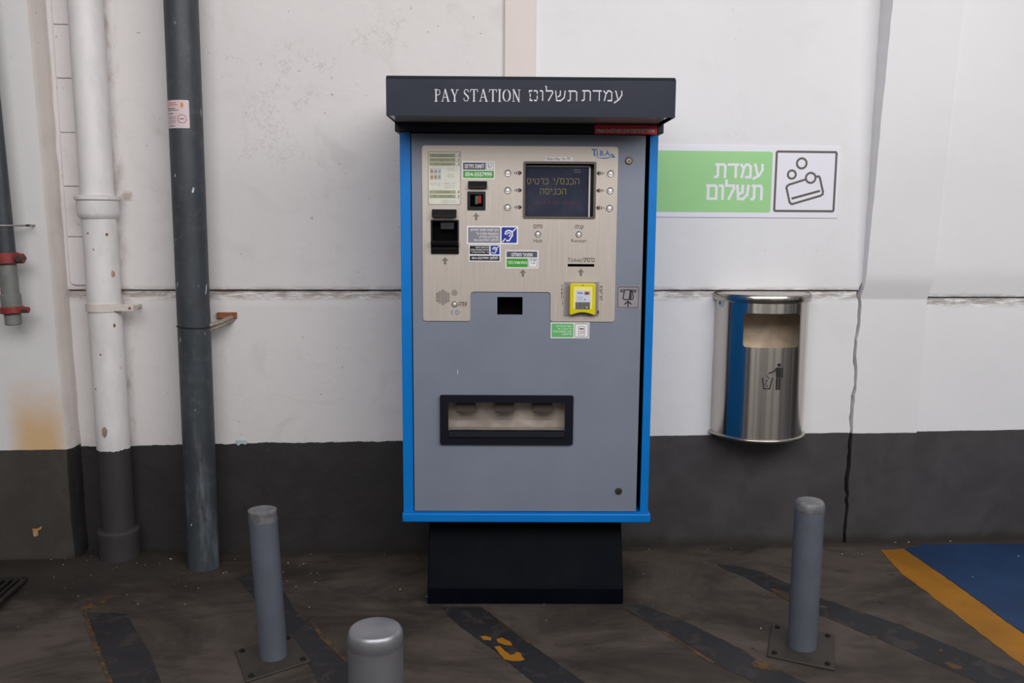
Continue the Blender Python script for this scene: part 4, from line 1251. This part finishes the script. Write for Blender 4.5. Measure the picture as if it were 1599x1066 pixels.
mb.build('base_rim', bin_, smooth=50)
mb = MB(); zc = wallpt(1117, 472, 0.04).z
mb.lathe([(0.015, 0), (0.015, 0.002), (0.005, 0.0024), (0.005, 0.005), (0.0002, 0.006)], (0, 0, 0), pm('galvanised_washer', (178, 184, 192), 0.5, 0.2), 20, axis='y')
mb.lathe([(0.005, 0.0025), (0.005, 0.006), (0.0002, 0.007)], (0, 0, 0), pm('dark_bolt', (74, 64, 60), 0.5, 0.5), 8, axis='y')
mb.warp(lambda v: cyl(Vector((v.x+BR*radians(-74), -v.y+0.001, v.z+zc)))); mb.build('screw', bin_, smooth=40)
# litter symbol
mb = MB(); zz0 = wallpt(1207, 607.5, of).z; zz1 = wallpt(1207, 566.5, of).z; H_ = zz1-zz0
sx0 = (wallpt(1190.5, 587, of).x-BX); 
asn = lambda x: BR*math.asin(max(-1, min(1, x/BR)))
SX = lambda u: asn(sx0)+u*H_
PP = lambda u, v: (SX(u), zz0+v*H_)
yy = 0.0022
mb.flat(ell(*PP(.62, .92), H_*0.07, n=16), yy, m_ink)
mb.flat([PP(.53, .46), PP(.71, .46), PP(.71, .80), PP(.67, .83), PP(.52, .83), PP(.49, .80)], yy, m_ink)
mb.stroke([PP(.53, .79), PP(.43, .68), PP(.26, .61)], H_*0.05, yy+0.00005, m_ink)
mb.stroke([PP(.755, .80), PP(.765, .46)], H_*0.055, yy, m_ink)
mb.stroke([PP(.565, .48), PP(.565, .01)], H_*0.075, yy+0.00005, m_ink); mb.stroke([PP(.665, .48), PP(.665, .01)], H_*0.075, yy+0.00005, m_ink)
mb.stroke([PP(.02, .42), PP(.09, .02), PP(.30, .02), PP(.38, .42)], H_*0.04, yy, m_ink)
for u, v in ((.20, .50), (.25, .43), (.19, .32), (.20, .12), (.15, .2)):
    mb.flat(ell(*PP(u, v), H_*0.028, n=8), yy, m_ink)
mb.subdivide_x(0.006)
mb.warp(lambda v: cyl(Vector((v.x, v.y, v.z)), BR))
mb.build('litter_symbol', bin_, smooth=0)

# ================================================================== PIPES
def pipe_mat(name, col, dark, zp, rust=0.0, jag=0.012, mott=0.12, rough=0.5, bump=0.15):
    m = bpy.data.materials.new(name); m.use_nodes = True
    n = NT(m.node_tree); b = n.n['Principled BSDF']
    tc = n.node('ShaderNodeTexCoord').outputs['Object']; z = n.node('ShaderNodeSeparateXYZ', {0: tc}).outputs['Z']
    c = lin(col); f = n.noise(n.scale(tc, (1, 1, 0.4)), 9, 6, 0.68); f2 = n.noise(tc, 34, 5, 0.7)
    base = n.mix(n.ramp(f, 0.3, 0.7), tuple(v*(1-mott) for v in c), tuple(min(1, v*(1+mott)) for v in c))
    if rust:
        r = n.m('MULTIPLY', n.ramp(n.noise(tc, 13, 5, 0.7), 0.63, 0.70), n.ramp(f2, 0.45, 0.6))
        r = n.m('MULTIPLY', r, n.ramp(z, 1.28, 1.18)); base = n.mix(n.m('MULTIPLY', r, rust), base, lin((150, 96, 58)))
        base = n.mix(n.m('MULTIPLY', n.ramp(f, 0.55, 0.8), 0.35), base, lin((176, 160, 150)))
    else:
        base = n.mix(n.m('MULTIPLY', n.ramp(f2, 0.5, 0.72), 0.4), base, lin((88, 92, 96)))
        sp = n.ramp(n.noise(n.scale(tc, (1, 1, 0.35)), 36, 3, 0.5), 0.715, 0.74)
        base = n.mix(n.m('MULTIPLY', sp, 0.5), base, lin((170, 172, 172)))
        st = n.m('MULTIPLY', n.ramp(n.noise(n.scale(tc, (1, 1, 0.12)), 26, 5, 0.65), 0.5, 0.75), n.ramp(z, 0.75, 0.15))
        base = n.mix(n.m('MULTIPLY', st, 0.55), base, lin((128, 134, 142)))
    if dark:
        j = n.m('MULTIPLY', n.m('SUBTRACT', n.noise(tc, 14, 6, 0.7), 0.5), jag)
        e = n.m('LESS_THAN', z, n.m('ADD', zp, j))
        base = n.mix(e, base, n.mix(n.ramp(f, 0.3, 0.7), tuple(v*0.8 for v in lin(dark)), tuple(v*1.15 for v in lin(dark))))
    n.set(b.inputs['Base Color'], base); b.inputs['Roughness'].default_value = rough; b.inputs['Specular IOR Level'].default_value = 0.4
    bp = n.node('ShaderNodeBump', {'Strength': bump, 'Distance': 0.003, 'Height': f2}); n.set(b.inputs['Normal'], bp.outputs[0])
    return m
m_wp = pipe_mat('white_painted_iron', (216, 212, 212), (58, 55, 57), 0.395, 0.9, 0.03)
m_gp = pipe_mat('weathered_grey_conduit', (58, 62, 67), None, 0, 0.0, mott=0.22, rough=0.5)
m_rust = pm('rusty_iron', (140, 84, 52), 0.8, 0.1, 0.35, 40, 0.6, 120)
m_rustw = pm('white_paint_over_rust', (205, 195, 188), 0.6, 0, 0.08, 40, 0.4, 80)

WPO = 0.056
def axis_from(pa, pb, off):
    A = wallpt(*pa, off); B = wallpt(*pb, off)
    return lambda z: A+(B-A)*((z-A.z)/(B.z-A.z))
wa = axis_from((132.5, 0), (186, 840), WPO)
wp_ = thing('drainpipe', 'white painted drainpipe with socket collars and a dark grey foot beside the left pillar', 'pipe', (wa(0).x, wa(0).y, 0.0))
def rel(p): return p-wp_.location
def ztop(px, py, off): return wallpt(px, py, off).z
zc0 = ztop(150, 340, WPO+0.05); zc1 = ztop(148, 306, WPO+0.05); zb1 = ztop(187, 832, WPO+0.05)
mb = MB(); zl = [zc1-0.02, 1.3, 1.45, 1.7, 2.0, 2.3, TOPZ]
mb.tube([rel(wa(z)) for z in zl], [0.0505]*len(zl), m_wp, 32)
zl2 = [0.012, 0.1, 0.3, 0.6, 0.9, zc0+0.01]
mb.tube([rel(wa(z))+Vector((0.001, 0, 0)) for z in zl2], 0.0512, m_wp, 32)
mb.build('pipe', wp_, smooth=50)
def turned(name, parent, ax, prof, mat, base, label=None):
    mb = MB(); mb.lathe([(r, z) for r, z in prof], (0, 0, 0), mat, 36)
    def w(v):
        c = ax(v.z)-base
        return (c.x+v.x, c.y+v.y, v.z)
    mb.warp(w); o = mb.build(name, parent, smooth=40)
    return o
for (px, py, ww, hh) in ((176, 428, 3.5, 7), (168, 366, 2.6, 3), (141, 364, 1.6, 2), (179, 508, 2.2, 4), (150, 389, 1.2, 1.6), (161, 552, 1.5, 2), (152, 606, 1.5, 2), (167, 672, 5.0, 11)):
    p = wallpt(px, py, WPO+0.03); a0 = math.asin(max(-0.95, min(0.95, (p.x-wa(p.z).x)/0.0512)))
    pts = [(a0*0.0512+0.0029*ww*cos(t)*(1+0.45*nz(t*1.7, px))*0.6, p.z+0.0027*hh*sin(t)*(1+0.4*nz(t*1.3, py))*0.6) for t in [k*2*pi/14 for k in range(14)]]
    mb = MB(); mb.flat(pts, 0.0005, m_rust if py < 600 else pm('bare_primer', (150, 128, 112), 0.8, 0, 0.25, 60))
    mb.warp(lambda v: (wa(v.z).x-wp_.location.x+(0.0515+v.y)*sin(v.x/0.0512), wa(v.z).y-wp_.location.y-(0.0515+v.y)*cos(v.x/0.0512), v.z))
    mb.build('rust_spot' if py < 600 else 'bare_patch', wp_, smooth=0)
turned('collar', wp_, wa, [(0.052, zc0-0.004), (0.060, zc0+0.004), (0.0625, zc0+0.015), (0.0625, zc1-0.014), (0.068, zc1-0.010), (0.068, zc1-0.001), (0.051, zc1+0.003)], m_wp, wp_.location)
turned('foot_socket', wp_, wa, [(0.064, 0.004), (0.065, zb1-0.03), (0.067, zb1-0.022), (0.067, zb1-0.004), (0.063, zb1), (0.051, zb1+0.004)], m_wp, wp_.location)
# flat strap clamp with a lug to the right
zs0 = ztop(160, 488, WPO+0.05); zs1 = ztop(160, 475, WPO+0.05)
o = turned('clamp', wp_, wa, [(0.050, zs0), (0.0550, zs0+0.001), (0.0550, zs1-0.001), (0.050, zs1)], m_rustw, wp_.location)
mb = MB(); c = rel(wa((zs0+zs1)/2)); mb.box(c.x+0.03, c.x+0.104, -0.038, -0.031, zs0+0.003, zs1-0.001, m_rustw)
mb.box(c.x+0.088, c.x+0.100, -0.031, 0.052, zs0+0.008, zs0+0.018, m_rustw)
for k, (ang, s) in enumerate(((250, 1.2), (272, 1.5), (296, 1.0), (235, 0.8))):
    mb.lathe([(0.0002, 0.0565), (0.0002, 0.0562)], (0, 0, 0), m_rust, 6) if False else None
mb.lathe([(0.004, 0), (0.004, 0.003), (0.0002, 0.004)], (c.x+0.092, -0.038, (zs0+zs1)/2), m_rust, 10, axis='y')
mb.build('lug', o, bevel=0.0008)

GPO = 0.096
ga = axis_from((282.5, 0), (318.5, 890), GPO)
gp_ = thing('conduit_pipe', 'tall dark grey pipe with a small sticker, right of the white drainpipe', 'pipe', (ga(0).x, ga(0).y, 0.0))
relg = lambda p: p-gp_.location
GR = 0.0508
mb = MB(); mb.tube([relg(ga(z)) for z in (-0.004, 0.3, 0.7, 1.1, 1.5, 2.0, TOPZ)], GR, m_gp, 36); mb.build('pipe', gp_, smooth=50)
# sticker wrapped round the pipe
z1_ = ztop(285, 156, GPO+0.05); z0_ = ztop(285, 200, GPO+0.05)
m_pink = pm('pink_paper', (206, 186, 190), 0.55)
mb = MB()
w0, w1 = -GR*radians(88), GR*radians(28)
mb.flat(rrect(w0, z0_, w1, z1_, 0.004, 3), 0.0005, m_pink)
sw_ = w1-w0; sh = z1_-z0_
U = lambda u, v: (w0+sw_*u, z0_+sh*v)
for k, (a, b_, v, mt) in enumerate(((.32, .62, .90, m_red), (.30, .66, .83, m_red), (.26, .60, .70, m_ink), (.30, .70, .64, m_dk), (.34, .52, .52, m_ink), (.34, .60, .40, m_mgrey), (.34, .60, .34, m_mgrey), (.34, .60, .26, m_mgrey), (.34, .60, .19, m_mgrey), (.36, .56, .08, m_ink))):
    x = a
    rr = random.Random(k)
    while x < b_:
        w = rr.uniform(.02, .05); mb.stroke([U(x, v), U(min(x+w, b_), v)], sh*0.022, 0.0007, mt); x += w+.02
cc = U(.79, .33); mb.stroke(ell(*cc, sh*0.15, n=20), sh*0.018, 0.0007, m_scrr, closed=True); mb.stroke([U(.74, .33), U(.84, .33)], sh*0.03, 0.0007, m_dk)
mb.flat(ell(*U(.80, .82), sh*0.055, sh*0.10, n=12), 0.0007, pm('amber_print', (196, 132, 40), 0.5))
mb.subdivide_x(0.006)
gz0 = ga(z0_)
def wrapg(v):
    c = ga(v.z)-gp_.location; a = v.x/GR
    return (c.x+(GR+v.y)*sin(a), c.y-(GR+v.y)*cos(a), v.z)
mb.warp(wrapg); mb.build('sticker', gp_, smooth=60)['label'] = 'pink and white printed sticker'
for (px, py, ww, hh) in ((302, 297, 2.2, 6), (274, 274, 1.0, 4), (319, 452, 1.6, 12), (277, 444, 1.0, 6), (300, 818, 1.2, 3)):
    p = wallpt(px, py, GPO+0.04); a0 = math.asin(max(-0.95, min(0.95, (p.x-ga(p.z).x)/GR)))
    pts = [(a0*GR+0.0021*ww*cos(t)*(1+0.5*nz(t*1.7, px))*0.7+0.15*0.0021*hh*sin(t), p.z+0.0021*hh*sin(t)*(1+0.4*nz(t*1.3, py))*0.7) for t in [k*2*pi/14 for k in range(14)]]
    mb = MB(); mb.flat(pts, 0.0006, m_greytxt); mb.warp(wrapg); mb.build('paint_fleck', gp_, smooth=0)
# wire strap and bent bracket into the wall
zk_ = ztop(305, 512, GPO+0.05)
mb = MB(); c = relg(ga(zk_)); mb.tube([(c.x+(GR+0.0015)*cos(radians(a)), c.y+(GR+0.0015)*sin(radians(a)), zk_+0.002*sin(radians(a*2))) for a in range(150, 391, 12)], 0.0022, m_ink, 8); strap = mb.build('strap', gp_, smooth=50)
m_brk = pm('painted_bracket', (150, 140, 128), 0.6, 0.2, 0.25, 40, 0.5, 90)
A0 = wallpt(312, 516, 0.125)-gp_.location; A1 = wallpt(345, 505, 0.06)-gp_.location; A2 = wallpt(369, 494, 0.0)-gp_.location
mb = MB()
for dz, t in ((0.006, 0.008), (-0.010, 0.006)):
    P_ = [A0+Vector((0, 0, dz)), A1+Vector((0, 0, dz*0.8)), A2+Vector((0, 0.02, dz*0.4))]
    mb.tube([P_[0], P_[1], P_[2]], [t*0.9, t, t*1.1], m_brk, 6)
mb.tube([A0+Vector((0.004, 0.0, 0.012)), A0+Vector((-0.002, -0.004, -0.022))], 0.006, m_brk, 6)
mb.build('bracket', gp_, smooth=30)
B0 = wallpt(338, 488, 0.012)-gp_.location; B1 = wallpt(369, 497, 0.012)-gp_.location
mb = MB(); mb.box(B0.x, B1.x, B0.y, B0.y+0.03, B1.z, B0.z, m_rust); mb.build('anchor', gp_, bevel=0.001)['label'] = 'rusty steel anchor in the wall'
m_base = pm('dirt_ring', (40, 36, 33), 0.9, 0, 0.3, 40, 0.8, 60)

# fire pipe at the left edge
LO = 0.165
la = axis_from((-3, 270), (20, 495), LO)
hz = la(0.9)
fp_ = thing('fire_pipe', 'dark pipe end with red clamps and grey cap at the left edge of the wall', 'pipe', (la(1.0).x, la(1.0).y, wallpt(20, 507, LO).z))
relf = lambda p: p-fp_.location
Z = lambda py: wallpt(10, py, LO).z
m_gst = pm('grey_pvc', (112, 113, 110), 0.5, 0, 0.12, 20, 0.2, 60)
m_redi = pm('oxide_red_iron', (128, 46, 42), 0.5, 0, 0.3, 22, 0.4, 60)
LR = 0.0265
def seg(name, y0, y1, r, mat, par=fp_, bev=0):
    mb = MB(); zA, zB = Z(y1), Z(y0)
    mb.tube([relf(la(zA)), relf(la((zA+zB)/2)), relf(la(zB))], r, mat, 28); return mb.build(name, par, bevel=bev, smooth=40)
mb = MB(); mb.tube([relf(la(z)) for z in (Z(396), 1.2, 1.6, 2.0, TOPZ)], LR, m_gp, 28); mb.build('pipe', fp_, smooth=50)
seg('lower_pipe', 392, 465, LR*0.95, m_gst)
seg('coupling', 459, 482, LR*1.10, m_gst, bev=0.002)
seg('cap', 478, 507, LR*0.9, m_gst, bev=0.003)
def clamp(y0, y1, ext):
    o = seg('clamp', y0, y1, LR*1.28, m_redi, bev=0.003); zc = Z((y0+y1)/2); c = relf(la(zc)); hh = (Z(y0)-Z(y1))/2
    mb = MB(); mb.tube([c+Vector((LR*1.1, -0.004, 0)), c+Vector((LR*1.1+ext, -0.004, 0))], hh*0.9, m_redi, 12)
    mb.tube([c+Vector((LR*1.1+ext*0.6, -0.022, 0)), c+Vector((LR*1.1+ext*0.6, 0.014, 0))], hh*0.62, pm('dark_bolt', (74, 64, 60), 0.5, 0.5), 8)
    mb.build('bolt_lug', o, smooth=40, bevel=0.001)
clamp(394.5, 412, 0.022); clamp(478, 489, 0.022)
mb = MB(); zc = Z(352); c = relf(la(zc)); 
mb.tube([c+Vector((LR*cos(radians(a))*1.05, LR*sin(radians(a))*1.05, 0)) for a in range(180, 361, 15)]+[c+Vector((LR+0.02, 0.03, 0.0)), c+Vector((LR+0.035, 0.085, 0))], 0.003, m_lav, 8)
mb.lathe([(0.004, 0), (0.004, 0.012), (0.0002, 0.013)], (c.x+LR+0.030, c.y+0.04, zc-fp_.location.z), pm('dark_bolt', (74, 64, 60), 0.5, 0.5), 10, axis='y')
mb.build('hanger', fp_, smooth=40)
mb = MB(); zA, zB = Z(467), Z(440)
for a0 in range(-100, -52, 8):
    def pt(a, z): 
        c = relf(la(z)); return (c.x+LR*0.975*sin(radians(a)), c.y-LR*0.975*cos(radians(a)), c.z)
    mb.face([pt(a0, zA), pt(a0+8, zA), pt(a0+8, zB), pt(a0, zB)], m_red)
for k in range(5):
    z = zA+(zB-zA)*(0.12+0.18*k); mb.face([pt(-66, z), pt(-55, z), pt(-55, z+0.004), pt(-66, z+0.004)], m_white)
for v in mb.bm.verts: pass
mb.build('label', fp_, smooth=60)['label'] = 'narrow red label'

# ================================================================== BOLLARDS
m_bol = pm('grey_bollard_paint', (87, 91, 102), 0.45, 0, 0.05, 12, 0.12, 70)
m_bolc = pm('worn_bollard_top', (104, 104, 108), 0.5, 0.1, 0.28, 40, 0.5, 60)
m_plate = pm('dirty_steel_plate', (58, 52, 48), 0.6, 0.1, 0.12, 14, 0.4, 60)
m_bolt = pm('black_bolt', (34, 30, 28), 0.6, 0.3)
m_sil = pm('galvanised_steel', (138, 138, 143), 0.38, 0.65, 0.10, 9, 0.25, 45)

def bollard(label, base_px, top_px, r, mat, capmat, plate_px=None, style='flat', h=None, group=None):
    B = gpt(*base_px) if base_px else None
    if base_px:
        d = ray(*top_px); Tp = CAM+d*((B.y-CAM.y)/d.y)
    else:
        Tp = top_px; B = Vector((Tp.x, Tp.y, 0))
    t = thing('bollard', label, 'bollard', (B.x, B.y, 0.0))
    ax = Tp-B; H = ax.z; kx, ky = ax.x/H, ax.y/H
    mb = MB(); mb.lathe([(r, 0.004), (r, H-0.03)], (0, 0, 0), mat, 40)
    sh = lambda v: (v.x+kx*v.z, v.y+ky*v.z, v.z)
    mb.warp(sh); mb.build('post', t, smooth=40)
    mb = MB()
    if style == 'flat':
        prof = [(r, H-0.0305), (r, H-0.028), (r*1.0, H-0.008), (r*1.02, H-0.005), (r*1.0, H-0.001), (r*0.93, H), (r*0.55, H), (r*0.5, H-0.0015), (0.0003, H-0.001)]
    elif style == 'round':
        prof = [(r, H-0.0305), (r*1.03, H-0.026), (r*1.02, H-0.018), (r*0.96, H-0.009), (r*0.84, H-0.003), (r*0.6, H), (0.0003, H+0.001)]
    else:
        prof = [(r, H-0.0305), (r, H-0.028), (r*1.015, H-0.026), (r*1.015, H-0.016), (r*0.985, H-0.008), (r*0.92, H-0.002), (r*0.84, H), (0.0003, H+0.001)]
    mb.lathe(prof, (0, 0, 0), capmat, 40); mb.warp(sh); mb.build('cap', t, smooth=50)
    if plate_px:
        g = [gpt(*p) for p in plate_px]; pts = [(p.x-B.x, p.y-B.y) for p in g]
        ar = sum(pts[i-1][0]*pts[i][1]-pts[i][0]*pts[i-1][1] for i in range(4))
        if ar < 0: pts = pts[::-1]
        mb = MB(); f = mb.bm.faces.new([mb.bm.verts.new((p[0], p[1], 0.006)) for p in pts]); mb.mi(m_plate)
        ex = bmesh.ops.extrude_face_region(mb.bm, geom=[f], use_keep_orig=True)
        for e in ex['geom']:
            if isinstance(e, bmesh.types.BMVert): e.co.z = 0.0005
        pl = mb.build('base_plate', t, bevel=0.002)
        cen = Vector((sum(p[0] for p in pts)/4, sum(p[1] for p in pts)/4))
        for p in pts:
            q = cen+(Vector(p)-cen)*0.80; mb = MB()
            mb.lathe([(0.0085, 0.0055), (0.0085, 0.0075), (0.0060, 0.0078), (0.0060, 0.012), (0.0002, 0.013)], (q.x, q.y, 0), m_bolt, 6); mb.build('bolt', t, smooth=30)
    return t
bollard('grey painted bollard with flat scuffed top, left of the machine', (427.5, 1026), (409.5, 795), 0.0362, m_bol, m_bolc,
        [(367, 1018), (384, 1067), (486, 1034), (455, 993)], 'flat')
bollard('grey painted bollard with rounded cap on a bolted plate, right of the machine', (1252, 1011), (1265, 779), 0.0385, m_bol, m_bolc,
        [(1205, 976), (1198, 1026), (1303, 1048), (1302.5, 993)], 'round')
d = ray(586, 979); Tn = CAM+d*1.56
bollard('nearest bollard, bare galvanised steel with smooth rounded cap cut off by the bottom edge', None, Tn, 0.0478, m_sil, m_sil, None, 'disc')

# ================================================================== FLOOR GRATE, LITTER
a = gpt(41, 913); b_ = gpt(-2, 952); ed = (b_-a); ed.z = 0; ed.normalize(); acr = Vector((ed.y, -ed.x, 0))
if acr.x > 0: acr = -acr
gr = thing('drain_grate', 'dark iron drain grate in the floor at the left edge', 'grate', (a.x, a.y, fz(a.x, a.y)+0.001))
m_gr = pm('dark_iron', (46, 42, 39), 0.6, 0.3, 0.2, 20, 0.4, 60)
mb = MB()
def bar(p, q, w, h, z=0.0):
    d = (q-p).normalized(); s = Vector((d.y, -d.x, 0))*w/2
    vs = [mb.bm.verts.new(v+Vector((0, 0, zz))) for zz in (z, h) for v in (p-s, p+s, q+s, q-s)]
    for f in ((3, 2, 1, 0), (4, 5, 6, 7), (0, 1, 5, 4), (1, 2, 6, 5), (2, 3, 7, 6), (3, 0, 4, 7)):
        mb.bm.faces.new([vs[i] for i in f]).material_index = 0
mb.mi(m_gr); O_ = Vector((0, 0, 0)); L_ = 0.34; Wd = 0.20
bar(O_, ed*L_, 0.014, 0.008); bar(O_+acr*Wd, ed*L_+acr*Wd, 0.014, 0.008); bar(O_, acr*Wd, 0.014, 0.008); bar(ed*L_, ed*L_+acr*Wd, 0.014, 0.008)
mb.build('frame', gr, smooth=0)
mb = MB(); mb.mi(m_gr)
for k in range(1, 9):
    bar(acr*(Wd*k/9), ed*L_+acr*(Wd*k/9), 0.009, 0.007)
mb.build('slats', gr, smooth=0)
mb = MB(); mb.mi(m_void)
mb.bm.faces.new([mb.bm.verts.new(v+Vector((0, 0, 0.0008))) for v in (O_, ed*L_, ed*L_+acr*Wd, acr*Wd)]); mb.build('pit', gr, smooth=0)

m_lit1 = pm('pale_flakes', (170, 165, 158), 0.8)
mb = MB(); rr = random.Random(11)
def flake(x, y, s):
    if math.hypot(x-wp_.location.x, y-wp_.location.y) < 0.085 or math.hypot(x-gp_.location.x, y-gp_.location.y) < 0.06: return
    z = fz(x, y)+0.0016; a = rr.uniform(0, 6.28); e = rr.uniform(0.25, 0.8)
    pts = [(x+s*cos(a+t)*(1 if i % 2 else e), y+s*sin(a+t)*(1 if i % 2 else e), z+rr.uniform(0, 0.002)) for i, t in enumerate((0, 1.2, 2.5, 3.7, 5.0))]
    c = mb.bm.verts.new((x, y, z+0.002)); vs = [mb.bm.verts.new(p) for p in pts]
    for i in range(5):
        mb.bm.faces.new((vs[i], vs[(i+1) % 5], c)).material_index = 0
mb.mi(m_lit1)
for px, py, s in ((128, 864, 5), (139, 864, 4), (150, 862, 4), (117, 874, 5), (204, 866, 4), (228, 866, 6), (155, 883, 4), (81, 887, 3), (196, 892, 3), (267, 881, 5), (353, 894, 5), (349, 896, 4), (199, 930, 4), (215, 944, 4), (122, 932, 3), (143, 908, 3), (42, 843, 3), (310, 919, 2), (183, 898, 3),
                  (450, 880, 3), (474, 881, 3), (486, 866, 4), (600, 866, 4), (492, 910, 3), (448, 908, 3), (625, 921, 3), (483, 949, 3), (465, 963, 3), (853, 970, 3), (1005, 897, 3), (1188, 982, 4), (1315, 866, 5), (1020, 946, 2), (667, 932, 4), (1475, 840, 5), (1590, 869, 5), (1519, 902, 4), (1385, 838, 6), (1410, 841, 4)):
    p = gpt(px, py); p.y = min(p.y, -0.01)
    flake(p.x, p.y, s*0.0011)
for i in range(60):
    x = rr.uniform(-1.3, -0.4) if i < 40 else rr.uniform(-0.4, 1.6); y = -0.02-abs(rr.gauss(0, 0.18)); flake(x, y, rr.uniform(0.0012, 0.003))
o = mb.build('litter', smooth=0, flip=False); o['label'] = 'pale paint flakes and crumbs scattered on the floor along the wall'; o['category'] = 'debris'; o['kind'] = 'stuff'

# torn scraps left on the paint
mb = MB(); p = wallpt(377, 691, 0.006); m_tape = pm('pale_tape', (170, 186, 190), 0.6, 0, 0.15, 60)
mb.prism(jag([(-0.018, 0.008), (0.018, 0.008), (0.018, -0.004), (0.009, -0.007), (0.006, -0.003), (-0.004, -0.004), (-0.009, -0.010), (-0.015, -0.008)], 0.004, 0.002, 3)[::-1], -0.001, 0.0, m_tape)
o = mb.build('tape_scrap', smooth=0); o.location = (p.x, -0.005, p.z); o['label'] = 'torn pale tape scrap on the wall where white meets black paint'; o['category'] = 'tape'
mb = MB(); p = wallpt(57, 829, 0.078); mb.prism(jag([(-0.014, 0.008), (0.004, 0.008), (0.018, 0.016), (0.014, 0.006), (0.004, 0.002), (0.004, -0.016), (-0.010, -0.018)], 0.004, 0.003, 9)[::-1], -0.0015, 0.002, pm('bare_ochre_plaster', (168, 126, 82), 0.8, 0, 0.2, 60))
o = mb.build('paint_chip', bpy.data.objects['pillar_left'], smooth=0); o.location = (p.x, -0.0765, p.z)
